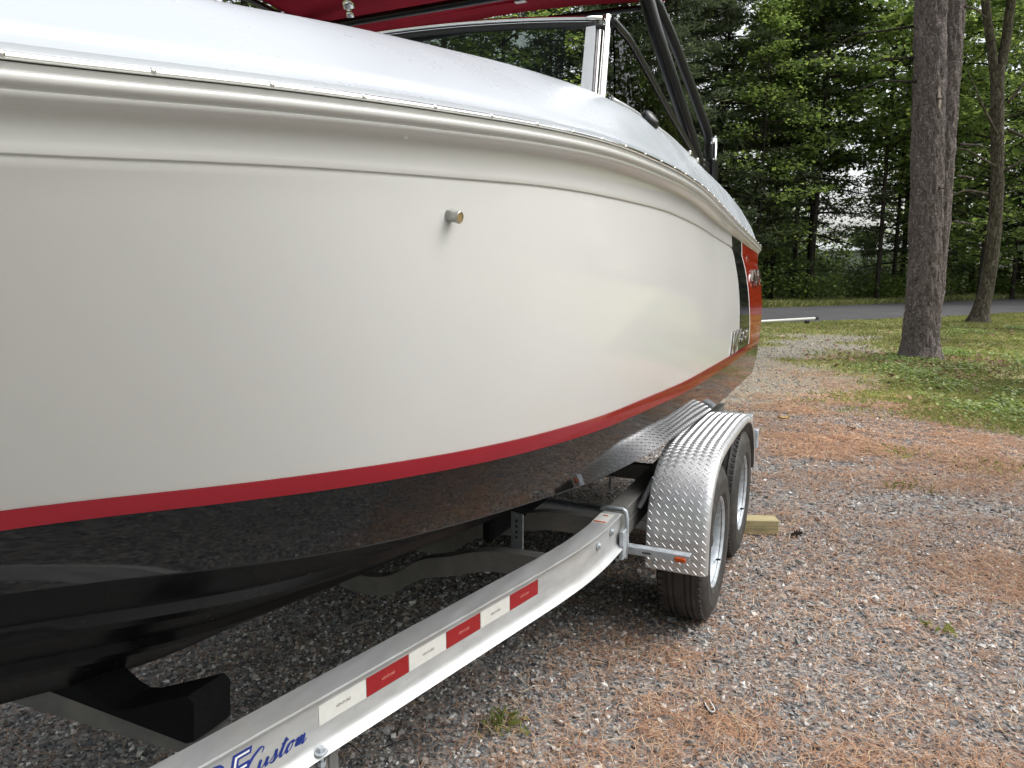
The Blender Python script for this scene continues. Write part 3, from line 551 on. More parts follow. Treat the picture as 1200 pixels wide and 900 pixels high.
# windscreen
UW = 2.47
ws_base = [(wcr(UW) - .03, UW, zcr(UW) - .002)]; zt0 = 2.415
fp = lambda w: (w, UW - .01 - .13 * (1 - (abs(w) / .90) ** 2) * .35)
for sg in (1, -1):
    b_ = MB(); b_.tube([(.955 * sg, UW - .10, 2.10), (.930 * sg, UW + .03, 2.43)], .013, 8, flat=1.2)
    b_.tube([(.932 * sg, UW - .105, 2.10), (.907 * sg, UW + .02, 2.425)], .009, 8)
    b_.build('windscreen_post', M['chrome'], boat, angle=50)
    b_ = MB(); b_.add([(.925 * sg, UW - .12, 2.10), (.885 * sg, UW - .12, 2.10), (.868 * sg, UW - .01, 2.40), (.900 * sg, UW - .005, 2.41), (.920 * sg, UW - .095, 2.10), (.885 * sg, UW - .095, 2.10), (.868 * sg, UW + .015, 2.40), (.895 * sg, UW + .02, 2.41)], [(0, 1, 2, 3)[::sg], (7, 6, 5, 4)[::sg], (0, 4, 5, 1)[::sg], (1, 5, 6, 2)[::sg], (2, 6, 7, 3)[::sg], (3, 7, 4, 0)[::sg]])
    b_.build('corner_mullion', M['cap'], boat)
ws = np.linspace(-.92, .92, 33); wz = lambda w: 2.405 + .05 * (1 - (w / .92) ** 2)
top = [(w, fp(w)[1] + .01, float(wz(w))) for w in ws]
b_ = MB(); b_.tube([(x, y, z + .012) for x, y, z in top], .0095, 8, flat=1.5); b_.build('windscreen_top_rail', M['chrome'], boat, smooth=True)
b_ = MB(); b_.tube([(x, y - .002, z - .010) for x, y, z in top], .0115, 8, flat=.8); b_.build('windscreen_gasket', M['rubber'], boat, smooth=True)
A = np.array([[(w, fp(w)[1] - .06, 2.02), (w * .985, fp(w)[1] + .008, float(wz(w)) - .008)] for w in ws[2:-2]]); V, F = grid(A); V2 = V + np.array([0, .006, 0])
put('windscreen_glass', npmesh('windscreen_glass', np.concatenate([V, V2]), np.concatenate([F, F[:, ::-1] + len(V)])), M['glass'], boat)
# side windows
def swt(s_):   # top edge of the side frame from the post aft to the deck
    P = np.array([(.950, 2.49, 2.412), (.960, 2.66, 2.395), (.968, 2.92, 2.330), (.978, 3.25, 2.245), (.992, 3.60, 2.165), (1.000, 3.90, 2.085)]); k = np.linspace(0, 1, 6)
    return np.array([np.interp(s_, k, P[:, i]) for i in range(3)])
def swb(s_): u = 2.44 + (3.90 - 2.44) * s_; return np.array([float(wcr(u)) - .012, u, float(zcr(u)) + .002])
for sg in (1, -1):
    b_ = MB(); b_.tube([swt(t_) * (sg, 1, 1) for t_ in np.linspace(0, 1, 24)], .015, 8, flat=.9); fr_ = b_.build('side_window_frame', M['blackmetal'], boat, smooth=True)
    b_ = MB(); b_.tube([(swb(t_) + (0, 0, .008)) * (sg, 1, 1) for t_ in np.linspace(0.0, .97, 24)], .010, 8, flat=.7); b_.build('side_window_sill', M['alu'], boat, smooth=True)
    A = np.array([[swb(t_) * (sg, 1, 1), swt(t_) * (sg, 1, 1)] for t_ in np.linspace(0.02, .99, 24)]); V, F = grid(A)
    put('side_window_glass', npmesh('side_window_glass', np.concatenate([V, V - (.005 * sg, 0, 0)]), np.concatenate([F, F[:, ::-1] + len(V)])), M['glass'], boat)
# tower: two black legs a side, cross bars and canopy
for sg in (1, -1):
    b_ = MB(); P = np.array([(1.00, 3.83, 2.08), (.985, 3.72, 2.18), (.965, 3.56, 2.30), (.94, 3.40, 2.43), (.90, 3.28, 2.58), (.86, 3.22, 2.74), (.80, 3.20, 2.86)])
    k = np.linspace(0, 1, 7); tt = np.linspace(0, 1, 30); Q = np.stack([np.interp(tt, k, P[:, i]) for i in range(3)], 1); Q[1:-1] = (Q[:-2] + Q[1:-1] * 2 + Q[2:]) / 4; Q[:, 0] *= sg
    b_.tube(Q, .037, 12, flat=.85, up=(0, 1, .6)); lg = b_.build('tower_leg', M['blackmetal'], boat, smooth=True)
    b_ = MB(); b_.tube(Q + np.array([.021 * sg, 0, 0]), .006, 6); b_.build('leg_groove', M['rubber'], lg, smooth=True)
    b_ = MB(); P = np.array([(.99, 4.15, 2.10), (.98, 4.13, 2.30), (.95, 3.96, 2.42), (.93, 3.82, 2.51), (.90, 3.58, 2.645), (.86, 3.37, 2.77)]); k = np.linspace(0, 1, 6)
    Q = np.stack([np.interp(tt, k, P[:, i]) for i in range(3)], 1); Q[1:-1] = (Q[:-2] + Q[1:-1] * 2 + Q[2:]) / 4; Q[:, 0] *= sg
    b_.tube(Q, .030, 12, flat=.8, up=(0, 1, .6)); b_.build('tower_leg', M['blackmetal'], boat, smooth=True)
    b_ = MB(); b_.box((.995 * sg, 3.86, 2.085), (.07, .15, .05), bev=.01); b_.box((1.0 * sg, 4.12, 2.10), (.06, .12, .14), bev=.01); b_.box((.985 * sg, 3.98, 2.13), (.05, .16, .03), bev=.008)
    ft = b_.build('tower_foot', M['blackmetal'], boat)
    b_ = MB(); b_.tube([(1.02 * sg, 4.14, 2.06), (1.015 * sg, 4.15, 2.28)], .008, 8); b_.tube([(1.01 * sg, 4.09, 2.25), (1.01 * sg, 4.17, 2.29)], .010, 8)
    b_.build('hinge_pin', M['chrome'], ft, smooth=True)
    for uu in (3.45, 3.62):
        b_ = MB(); wv, zv = deck_pt(uu, .86); b_.box((wv * sg, uu, zv + .006), (.022, .05, .022), bev=.004); b_.build('deck_fitting', M['chrome'], boat)
def bar(name, u, z, hw, r, sag=.0):
    b_ = MB(); b_.tube([(w, u, z + sag * (1 - (w / hw) ** 2)) for w in np.linspace(-hw, hw, 17)], r, 10); return b_.build(name, M['blackmetal'], boat, smooth=True)
bar('canopy_bar', 3.12, 2.79, .86, .021); bar('canopy_bar', 3.50, 2.775, .84, .014, .02); bar('canopy_bar', 1.9, 2.85, .84, .014, .03)
for sg in (1, -1):
    b_ = MB(); b_.tube([(.86 * sg, 3.50, 2.775), (.86 * sg, 2.7, 2.81), (.86 * sg, 1.9, 2.85)], .014, 8)
    b_.tube([(.86 * sg, 3.2, 2.76), (.87 * sg, 2.6, 2.52), (.89 * sg, 2.1, 2.2)] if sg < 0 else [(.84 * sg, 3.5, 2.77), (.86 * sg, 3.3, 2.75), (.86 * sg, 3.2, 2.75)], .014, 8); b_.build('canopy_side_bar', M['blackmetal'], boat, smooth=True)
uc = np.linspace(1.85, 3.52, 22); wc_ = np.linspace(-.87, .87, 19); UCg, WCg = np.meshgrid(uc, wc_, indexing='ij')
ZC = 2.89 - (UCg - 1.85) / 1.67 * .075 + .055 * (1 - (WCg / .87) ** 2) + .006 * np.sin(UCg * 11 + WCg * 3) - .012 * np.sin(np.pi * (UCg - 1.85) / 1.27) ** 2
UC2 = UCg + np.where(UCg > 3.4, .03 * (1 - (WCg / .87) ** 2), 0); top_ = np.stack([WCg, UC2, ZC], -1); V, F = grid(top_); V2 = V - np.array([0, 0, .006]); I = np.arange(len(V)).reshape(22, 19)
rim = np.concatenate([I[0], I[1:, -1], I[-1, ::-1][1:], I[::-1, 0][1:]]); RF = np.stack([rim[:-1], rim[1:], rim[1:] + len(V), rim[:-1] + len(V)], 1)
cn = put('canopy', npmesh('canopy', np.concatenate([V, V2]), np.concatenate([F[:, ::-1], F + len(V), RF]), True), M['canvas'], boat); cn['label'] = 'red canvas canopy'
def cz(u, w): return 2.89 - (u - 1.85) / 1.67 * .075 + .055 * (1 - (w / .87) ** 2) - .012 * math.sin(math.pi * (u - 1.85) / 1.27) ** 2 - .0085
b_ = MB(); b_.tube([(w, 3.40, cz(3.40, w)) for w in np.linspace(-.86, .86, 20)], .0035, 5); b_.tube([(.12 + .05 * k, 2.0 + k * .14, cz(2.0 + k * .14, .12 + .05 * k)) for k in range(11)], .003, 5); b_.build('canopy_seam', M['canvas'], cn)
b_ = MB(); b_.box((.20, 3.40, cz(3.4, .2) - .004), (.055, .03, .004)); b_.build('care_tag', M['vinylwhite'], cn)
b_ = MB(); b_.tube([(-.34, 2.76, 2.80), (-.345, 2.77, 2.765)], .020, 12); b_.tube([(-.345, 2.77, 2.765), (-.35, 2.79, 2.72)], .026, 12); b_.tube([(-.35, 2.79, 2.72), (-.352, 2.80, 2.685)], .017, 12); b_.tube([(-.34, 2.76, 2.80), (-.34, 2.75, 2.86)], .010, 8)
b_.build('canopy_clamp', M['chrome'], boat, smooth=True)

# ------------------------------------------------------------------ trailer (same local frame: w, u, z)
tr = empty('boat_trailer', 'aluminium boat trailer with tread plate fenders and red and white tape under the boat', 'boat trailer', BOAT_LOC, -TH)
def sweep(path, sec, name, mat, angle=30, flip=False):
    """path (n,2) in (w,u); sec [(outward offset, z)]"""
    P = np.array(path, float); T = np.gradient(P, axis=0); T /= np.linalg.norm(T, axis=1)[:, None]; Nn = np.stack([T[:, 1], -T[:, 0]], 1)
    A = np.zeros((len(P), len(sec), 3))
    for j, (o_, z_) in enumerate(sec): A[:, j, :2] = P + Nn * o_; A[:, j, 2] = z_
    V, F = grid(A, closed_v=True); m_ = len(sec); n_ = len(V)
    Fn = [F, np.array([list(range(m_))[::-1]]), np.array([list(range(n_ - m_, n_))])]
    if flip: V = V * np.array([-1, 1, 1]); Fn = [f[:, ::-1] for f in Fn]
    me = npmesh(name, V, Fn, True); me.set_sharp_from_angle(angle=R(angle)); return put(name, me, mat, tr)
k_ = np.array([(.25, -.9), (.50, .30), (.641, .93), (.682, 1.114), (.909, 2.131), (.940, 2.30), (.956, 2.44), (.9625, 2.56), (.965, 2.72)])
uu = np.concatenate([np.linspace(-.9, 2.0, 16), np.linspace(2.05, 2.72, 22)]); fw = np.interp(uu, k_[:, 1], k_[:, 0])
for _ in range(3): fw[17:-1] = (fw[16:-2] + fw[17:-1] * 2 + fw[18:]) / 4
sec = [(0, .627), (.001, .625), (.001, .621), (-.002, .6185), (-.009, .6175), (-.012, .613), (-.012, .516), (-.009, .507), (-.002, .4975), (.012, .4895), (.014, .487), (.012, .485), (-.070, .485), (-.070, .490), (-.020, .493), (-.018, .616), (-.074, .620), (-.075, .627)]
for fl in (False, True): sweep(np.stack([fw, uu], 1), sec[::-1], 'front_rail', M['alu'], flip=fl)
ur = np.linspace(2.735, 5.35, 8); sec2 = [(0, .619), (.001, .617), (.001, .613), (-.008, .610), (-.008, .545), (-.0055, .541), (-.0055, .536), (-.004, .485), (-.070, .485), (-.074, .619)]
for fl in (False, True): sweep(np.stack([ur * 0 + .957, ur], 1), sec2[::-1], 'rear_rail', M['aludull'], flip=fl)
def hs(sg, *pts): return [(sg * a, b, c) for a, b, c in pts]
for sg in (1, -1):
    b_ = MB(); b_.tube(hs(sg, (.976, 2.73, .43), (.979, 2.73, .50), (.979, 2.725, .60), (.974, 2.722, .630), (.962, 2.72, .638), (.90, 2.72, .638), (.872, 2.72, .632), (.868, 2.72, .45)), .0085, 8); cl = b_.build('u_bolt', M['galv'], tr, smooth=True)
    b_ = MB(); b_.box((.925 * sg, 2.725, .6285), (.10, .045, .006), bev=.001); b_.build('splice_plate', M['aludull'], tr)
    b_ = MB(); b_.box((.972 * sg, 2.70, .50), (.018, .05, .12), bev=.003); b_.build('splice_bracket', M['galv'], tr)
    # bolts on the web
    for (u_, z_) in ((2.46, .575), (2.60, .583)):
        w_ = float(np.interp(u_, uu, fw)) - .008; b_ = MB(); Mx = Matrix.Translation((w_ * sg, u_, z_)) @ Matrix.Rotation(R(90 * sg), 4, 'Y')
        b_.lathe([(0, .010), (.009, .009), (.012, .0), (.017, 0), (.017, -.004)], 12, Mx); b_.build('rail_bolt', M['galv'], tr, angle=40)
    # fender support bar with side marker
    b_ = MB(); b_.prism([(0, 0), (.042, 0), (.042, -.005), (.005, -.005), (.005, -.030), (0, -.030)], .262, Matrix(((0, 0, sg, .962 * sg), (1, 0, 0, 2.775), (0, 1, 0, .462), (0, 0, 0, 1))))
    fb = b_.build('support_bar', M['galv'], tr)
    b_ = MB(); b_.box((1.188 * sg, 2.770, .444), (.045, .012, .020), bev=.004); b_.build('marker_light', M['amber'], fb)
    b_ = MB(); b_.box((1.05 * sg, 2.7735, .447), (.035, .003, .006)); b_.build('slot', M['ink'], fb)
    # rear light bracket
    b_ = MB(); b_.box((1.11 * sg, 4.60, .690), (.24, .09, .008), bev=.002); b_.box((1.226 * sg, 4.60, .652), (.008, .09, .08), bev=.002); b_.box((1.11 * sg, 4.556, .668), (.23, .006, .040)); b_.box((1.0 * sg, 4.6, .64), (.05, .06, .10)); b_.build('rear_bracket', M['galv'], tr)
    b_ = MB(); b_.box((1.262 * sg, 4.56, .56), (.030, .05, .12), bev=.006); b_.box((1.20 * sg, 4.585, .56), (.10, .02, .05)); b_.build('rear_lamp', M['galv'], tr)
# fenders: tread plate bent over both wheels
prof_ = np.array([(2.898, .333), (2.896, .45), (2.906, .55), (2.936, .64), (2.99, .705), (3.07, .760), (3.18, .795), (3.32, .808), (3.6, .812), (3.9, .808), (4.08, .796), (4.22, .760), (4.33, .700), (4.41, .615), (4.46, .52), (4.485, .40)])
d_ = np.concatenate([[0], np.cumsum(np.hypot(*np.diff(prof_, axis=0).T))]); LT = d_[-1]; tt = np.linspace(0, LT, 64)
pu = np.interp(tt, d_, prof_[:, 0]); pz = np.interp(tt, d_, prof_[:, 1])
for _ in range(3): pu[1:-1] = (pu[:-2] + pu[1:-1] * 2 + pu[2:]) / 4; pz[1:-1] = (pz[:-2] + pz[1:-1] * 2 + pz[2:]) / 4
tu = np.gradient(pu); tz = np.gradient(pz); q = np.hypot(tu, tz); nu_, nz_ = -tz / q, tu / q          # outward (away from the wheels)
cross = [(1.015, -.001)] + [(w, 0.0) for w in np.linspace(1.018, 1.243, 10)] + [(1.254, -.002), (1.263, -.006), (1.270, -.013), (1.273, -.022), (1.2735, -.034)]
for sg in (1, -1):
    A = np.zeros((64, len(cross), 3)); B = A.copy()
    for j, (w_, dd) in enumerate(cross):
        lf = 1.0; A[:, j] = np.stack([np.full(64, w_ * sg), pu + nu_ * dd, pz + nz_ * dd], 1); ww = w_ - (.003 if j > 10 else 0); B[:, j] = np.stack([np.full(64, ww * sg), pu + nu_ * (dd - .003), pz + nz_ * (dd - .003)], 1)
    V, F = grid(A); V2, F2 = grid(B); n_ = len(V); I = np.arange(n_).reshape(64, -1); rim = np.concatenate([I[0], I[1:, -1], I[-1, ::-1][1:], I[::-1, 0][1:]]); RF = np.stack([rim[:-1], rim[1:], rim[1:] + n_, rim[:-1] + n_], 1)
    fm = npmesh('fender', np.concatenate([V, V2]), np.concatenate([F, F2[:, ::-1] + n_, RF]), True); fm.set_sharp_from_angle(angle=R(50)); fd = put('fender', fm, M['tread'], tr)
    # raised bars of the tread plate
    p_ = .033; bars = []; na = int(LT / p_); lb = .0150
    for a in range(na * 2):
        for c in range(16):
            if (a + c) % 2: continue
            s_ = (a + .5) * p_ / 2 + .004; wv_ = 1.027 + c * p_ / 2 * 1.0
            if s_ > LT - .012 or wv_ > 1.268: continue
            bars.append((s_, wv_, 1 if (a % 2) else -1))
    bars = np.array(bars); nb = len(bars); outl = np.array([(-1, 0), (-.55, .13), (.55, .13), (1, 0), (.55, -.13), (-.55, -.13), (-.5, 0), (.5, 0)]) * lb; hh = np.array([-.0003] * 6 + [.0026] * 2)
    an = np.where(bars[:, 2] > 0, R(45), R(-45)); ca, sa = np.cos(an)[:, None], np.sin(an)[:, None]; ds = outl[:, 0] * ca - outl[:, 1] * sa; dw = outl[:, 0] * sa + outl[:, 1] * ca
    s_ = np.clip(bars[:, :1] + ds, 0, LT); w_ = bars[:, 1:2] + dw; U_ = np.interp(s_, tt, pu); Z_ = np.interp(s_, tt, pz); NU = np.interp(s_, tt, nu_); NZ = np.interp(s_, tt, nz_)
    drop = np.interp(w_, [c[0] for c in cross[:-2]], [c[1] for c in cross[:-2]]); H_ = hh + drop
    V = np.stack([w_ * sg, U_ + NU * H_, Z_ + NZ * H_], -1).reshape(-1, 3); o0 = (np.arange(nb) * 8)[:, None]
    T3 = np.array([(0, 1, 6), (0, 6, 5), (3, 7, 2), (3, 4, 7)]); Q4 = np.array([(1, 2, 7, 6), (5, 6, 7, 4)])
    tp = put('tread_bars', npmesh('tread_bars', V, [(T3[None] + o0[:, None]).reshape(-1, 3), (Q4[None] + o0[:, None]).reshape(-1, 4)]), M['treadbar'], fd); tp['kind'] = 'stuff'
    b_ = MB(); b_.lathe([(0, .006), (.006, .005), (.008, 0)], 10, Matrix.Translation((1.055 * sg, 2.894, .362)) @ Matrix.Rotation(R(90), 4, 'X')); b_.build('fender_bolt', M['galv'], fd)
    for uq in (3.0, 4.3): b_ = MB(); b_.tube(hs(sg, (.957, uq, .56), (1.02, uq, .70)), .012, 8); b_.build('fender_stay', M['galv'], tr)
# wheels
def wheel(sg, u):
    e = bpy.data.objects.new('wheel', None); COL.objects.link(e); e.parent = tr; e.location = (0, u, .354)
    Mx = Matrix.Rotation(R(90), 4, 'Y')                      # local z -> +w
    if sg < 0: Mx = Matrix.Diagonal((-1, 1, 1, 1)) @ Mx
    tp = [(.196, 1.244), (.204, 1.250), (.212, 1.256), (.226, 1.262), (.232, 1.2645), (.238, 1.263), (.262, 1.266), (.285, 1.265), (.289, 1.2662), (.293, 1.2645), (.312, 1.260), (.328, 1.252), (.340, 1.243), (.347, 1.232)]
    tread = [(.3505, 1.226)]
    for c in (1.205, 1.180, 1.131, 1.106): tread += [(.354, c + .0055), (.346, c + .004), (.346, c - .004), (.354, c - .0055)]
    tread += [(.3505, 1.083)]; inn = [(r, 2.309 - w) for r, w in tp[::-1]]
    b_ = MB(); b_.lathe(tp + tread + inn, 72, Mx, close=True)
    for k in range(64):
        a = k * 2 * math.pi / 64
        for wc2, ph in ((1.232, 0), (1.077, .5)):
            a2 = a + ph * 2 * math.pi / 64; Rb = Matrix.Rotation(a2, 3, 'X'); c = Rb @ Vector((0, 0, .3455)); b_.box((wc2 * sg, c.y, c.z), (.022, .021, .013), M=Rb)
    b_.build('tyre', M['tyre'], e, angle=35)
    b_ = MB(); b_.lathe([(.193, 1.243), (.200, 1.252), (.206, 1.2545), (.2085, 1.252), (.207, 1.249), (.199, 1.243), (.191, 1.238), (.186, 1.226), (.184, 1.205), (.176, 1.198), (.168, 1.190), (.165, 1.165), (.158, 1.155), (.140, 1.160), (.110, 1.178), (.088, 1.182), (.080, 1.170), (.060, 1.168)][:2] + [(.206, 1.2545), (.2085, 1.252), (.207, 1.247), (.199, 1.243), (.190, 1.236), (.186, 1.224), (.184, 1.205), (.175, 1.198), (.168, 1.188), (.165, 1.162), (.158, 1.152), (.140, 1.158), (.110, 1.176), (.088, 1.180), (.080, 1.170), (.0, 1.168)], 56, Mx)
    rimo = b_.build('rim', M['galv'], e, angle=40)
    b_ = MB(); b_.lathe([(.048, 1.165), (.048, 1.196), (.044, 1.203), (.030, 1.205), (.029, 1.228), (.024, 1.234), (0, 1.235)], 24, Mx); b_.build('hub_cap', M['blackmetal'], e, angle=40)
    nm_ = MB(); nm_.lathe([(.011, 0), (.011, .016), (.006, .024), (0, .025)], 6); nme = nm_.mesh('lug_nut')
    hm = MB(); hm.lathe([(0, .0005), (.020, .0005), (.021, -.002)], 14); hme = hm.mesh('vent_hole')
    for k in range(6):
        a = k * math.pi / 3 + .3; put('lug_nut', nme, M['galv'], e, loc=(1.172 * sg, .070 * math.cos(a), .070 * math.sin(a)), rot=(0, R(90 * sg), 0))
    for k in range(8):
        a = k * math.pi / 4; put('vent_hole', hme, M['ink'], e, loc=(1.1685 * sg, .126 * math.cos(a), .126 * math.sin(a)), rot=(0, R(90 * sg) + 0, 0))
    b_ = MB(); b_.tube([(1.235 * sg, .12, -.135), (1.255 * sg, .112, -.128)], .005, 8); b_.build('valve_stem', M['rubber'], e)
for sg in (1, -1):
    for u in (3.268, 4.078): wheel(sg, u)
for u in (3.268, 4.078):
    b_ = MB(); b_.box((0, u, .40), (2.10, .07, .07), bev=.008); b_.build('axle', M['galv'], tr)
    for sg in (1, -1):
        b_ = MB(); b_.box((.93 * sg, u, .455), (.05, .14, .06), bev=.006); b_.box((1.0 * sg, u, .375), (.03, .05, .10), bev=.006); b_.build('axle_mount', M['galv'], tr)
# cross members
b_ = MB(); b_.prism([(0, 0), (.066, 0), (.066, -.066), (0, -.066)], 1.40, Matrix(((0, 0, .996, -.70), (1, 0, .075, 1.045), (0, 1, 0, .4835), (0, 0, 0, 1)))); b_.build('front_cross_member', M['aludull'], tr)
for nm, u_, zb in (('cross_member', 2.30, .44), ('cross_member', 2.78, .47), ('cross_member', 3.66, .47), ('cross_member', 4.75, .47), ('cross_member', .2, .45)):
    half = [(.885 if u_ < 2.5 else .93, .532), (.72, .530), (.60, .525), (.50, .500), (.40, .462), (.28, .440 if nm else 0), (.14, .33), (0, .31)] if u_ > 2 else [(.46, .532), (.3, .53), (0, .53)]
    pts = [(w, u_ + (.0 if u_ > 2 else 0), z) for w, z in half] ; pts = [(-w, u, z) for w, u, z in pts[:-1]] + pts[::-1]
    P = np.array(pts); k = np.arange(len(P)); t2 = np.linspace(0, len(P) - 1, 60); Q = np.stack([np.interp(t2, k, P[:, i]) for i in range(3)], 1)
    for _ in range(4): Q[1:-1] = (Q[:-2] + Q[1:-1] * 2 + Q[2:]) / 4
    A = np.stack([Q + (0, -.025, .04), Q + (0, .025, .04), Q + (0, .025, -.04), Q + (0, -.025, -.04)], 1); V, F = grid(A, closed_v=True); put(nm, npmesh(nm, V, F[:, ::-1]), M['aludull'], tr)
# bunks and their brackets
for sg in (1, -1):
    b_ = MB(); b_.box((.50 * sg, 3.85, .595), (.045, 2.85, .14), bev=.012); b_.build('bunk', M['carpet'], tr)
    for u_ in (2.42, 3.66, 4.80):
        w_ = .600; zt_ = .660; b_ = MB()
        b_.box(((w_ + .02) * sg, u_ + .03, .575), (.062, .006, .165), M=Matrix.Rotation(R(-18 * sg), 3, 'Z'), bev=.001); b_.box(((w_ + .028) * sg, u_, .494), (.060, .075, .007), bev=.001); vb = b_.build('bunk_bracket', M['galv'], tr)
        for k in range(4):
            b_ = MB(); b_.box(((w_ + .018) * sg, u_ + .0265, .560 + k * .022), (.010, .0015, .012), M=Matrix.Rotation(R(-18 * sg), 3, 'Z')); b_.build('bracket_hole', M['ink'], vb)
        b_ = MB(); b_.lathe([(0, .022), (.007, .021), (.007, .010), (.012, .009), (.012, 0)], 6, Matrix.Translation(((w_ + .045) * sg, u_ + .015, .498))); b_.build('bracket_bolt', M['galv'], vb)
        b_ = MB(); b_.tube(hs(sg, (w_ + .03, u_ - .032, .50), (w_ + .03, u_ - .034, .42), (w_ + .025, u_ + .0, .405)), .005, 6); b_.tube(hs(sg, (w_ - .09, u_ - .03, .50), (w_ - .09, u_ - .032, .42), (w_ - .09, u_ + .0, .405)), .006, 6); b_.build('bracket_u_bolt', M['galv'], vb)
b_ = MB(); b_.prism([(-.42, .487), (.385, .487), (.412, .50), (.420, .60), (.40, .612), (.17, .512), (.13, .504), (.09, .512), (-.04, .575), (-.13, .60), (-.40, .62), (-.43, .60)][::-1], .11, Matrix(((1, 0, 0, 0), (0, 0, 1, 1.085), (0, 1, 0, 0), (0, 0, 0, 1)))); b_.build('bow_bunk', M['carpet'], tr)
b_ = MB(); b_.box((0, -1.3, .56), (.10, 1.6, .10), bev=.01); b_.build('tongue_beam', M['alu'], tr)
b_ = MB(); b_.tube([(0, -1.85, .60), (0, -1.85, .03)], .03, 12); b_.lathe([(0, .03), (.09, .03), (.10, 0)], 16, Matrix.Translation((0, -1.85, 0))); b_.build('tongue_jack', M['galv'], tr)
# bracket post bolted beneath the rail, with its bolt
d = Vector((.2177, .976, 0)).normalized(); nr_ = Vector((d.y, -d.x, 0))
def rail_pt(u, z, o): w = float(np.interp(u, k_[:, 1], k_[:, 0])); return Vector((w, u, z)) + nr_ * o
c = rail_pt(1.235, .395, -.030); b_ = MB(); b_.box(tuple(c), (.030, .030, .178), M=Matrix.Rotation(-math.atan2(d.x, d.y), 3, 'Z'), bev=.003); b_.build('rail_post', M['aludull'], tr)
c = rail_pt(1.185, .497, .006); b_ = MB(); nm_ = Matrix.Translation(c) @ Matrix.Rotation(R(28), 4, Vector((-d.x, -d.y, 0)).cross(Vector((0, 0, 1))).cross(Vector((0, 0, 1))))
b_.lathe([(0, .0145), (.0075, .014), (.0085, .010), (.0085, .003)], 6, Matrix.Translation(c)); b_.lathe([(.0085, .004), (.0155, .003), (.0155, 0), (.0, 0)], 20, Matrix.Translation(c)); b_.lathe([(.0055, 0), (.0055, -.045), (0, -.046)], 12, Matrix.Translation(c)); b_.lathe([(.010, -.020), (.010, -.032), (.0055, -.033)], 6, Matrix.Translation(c)); b_.build('flange_bolt', M['galv'], tr, angle=30)
def on_rail(me, u0, z0, o, name, mat, sx=1.0):
    c = rail_pt(u0, z0, -.012 + o); o_ = put(name, me, mat, tr); T = Matrix(((d.x * sx, 0, nr_.x, c.x), (d.y * sx, 0, nr_.y, c.y), (0, 1, 0, c.z), (0, 0, 0, 1))); me.transform(T); return o_
def tape(u0, u1, z0, z1, o, name, mat):
    L_ = (rail_pt(u1, 0, 0) - rail_pt(u0, 0, 0)).length; b_ = MB(); b_.box((L_ / 2, (z1 - z0) / 2, .0004), (L_, z1 - z0, .0008)); return on_rail(b_.mesh(name), u0, z0, o, name, mat)
seg = [(1.196, 1.334, 0), (1.336, 1.476, 1), (1.478, 1.616, 0), (1.618, 1.760, 1), (1.762, 1.897, 0), (1.899, 2.044, 1)]
for a_, b2, red in seg:
    tp = tape(a_, b2, .550, .600, .0003, 'red_tape' if red else 'white_tape', M['tapered' if red else 'tapewhite'])
    tm = text_mesh('VENTURE', .0105, .0001, .1, 0, 'CENTER'); on_rail(tm, (a_ + b2) / 2, .571, .0013, 'tape_print', M['inkred' if red else 'ink']).parent = tp
for u_, z_ in ((1.30, .538), (1.47, .532), (1.56, .536), (1.69, .53), (1.80, .531), (1.95, .54)):
    b_ = MB(); b_.lathe([(0, .0008), (.0022, .0006), (.0025, 0)], 8); me_ = b_.mesh('web_rivet'); on_rail(me_, u_, z_, .0, 'web_rivet', M['galv'])
ve = text_mesh('VENTURE', .098, .0003, .25, .0035, 'RIGHT', 1.05); on_rail(ve, 1.012, .529, .0005, 'lettering', M['blue'])
ve = text_mesh('VENTURE', .098, .0003, .25, -.0022, 'RIGHT', 1.05); on_rail(ve, 1.012, .529, .0015, 'lettering', M['vinylwhite'])
def script(strokes, scale, wd):
    b_ = MB()
    for st in strokes:
        P = np.array(st, float) * scale; k = np.arange(len(P)); t2 = np.linspace(0, len(P) - 1, len(P) * 5); Q = np.stack([np.interp(t2, k, P[:, i]) for i in (0, 1)], 1)
        for _ in range(3): Q[1:-1] = (Q[:-2] + Q[1:-1] * 2 + Q[2:]) / 4
        dv = np.gradient(Q, axis=0); dv /= np.linalg.norm(dv, axis=1)[:, None] + 1e-9
        hw = wd * (.45 + .75 * np.clip(-dv[:, 1] + .35, 0, 1.2)); hw[[0, -1]] *= .5; nn = np.stack([-dv[:, 1], dv[:, 0]], 1)
        V = np.concatenate([np.c_[Q + nn * hw[:, None], np.full(len(Q), .0005)], np.c_[Q - nn * hw[:, None], np.full(len(Q), .0005)]]); n_ = len(Q)
        b_.add(V, [(i + n_, i + 1 + n_, i + 1, i) for i in range(n_ - 1)])
    return b_
sh = lambda pts, dx: [(x + dx + y * .45, y) for x, y in pts]
C_ = [(1.2, 1.5), (1.3, 1.9), (.9, 2.1), (.3, 1.6), (0, .9), (.1, .2), (.6, -.05), (1.2, .3)]
u_l = [(0, .9), (.0, .3), (.15, 0), (.5, .15), (.75, .9), (.72, .3), (.85, 0), (1.05, .2)]
s_l = [(0, .1), (.35, .6), (.45, 1.05), (.5, .7), (.62, .35), (.5, .02), (.2, .0), (.5, .0), (.9, .35)]
t_l = [(0, .3), (.3, 1.0), (.42, 1.7), (.25, .7), (.2, .15), (.45, 0), (.75, .35)]; t_b = [(.0, 1.15), (.75, 1.25)]
o_l = [(.55, .9), (.15, .8), (.0, .35), (.2, 0), (.55, .2), (.6, .65), (.42, .93), (.7, .72), (.95, .8)]
m_l = [(0, .75), (.12, .9), (.1, .0), (.12, .5), (.4, .95), (.45, .6), (.42, 0), (.46, .5), (.75, .95), (.82, .5), (.8, .1), (1.0, .02), (1.25, .35)]
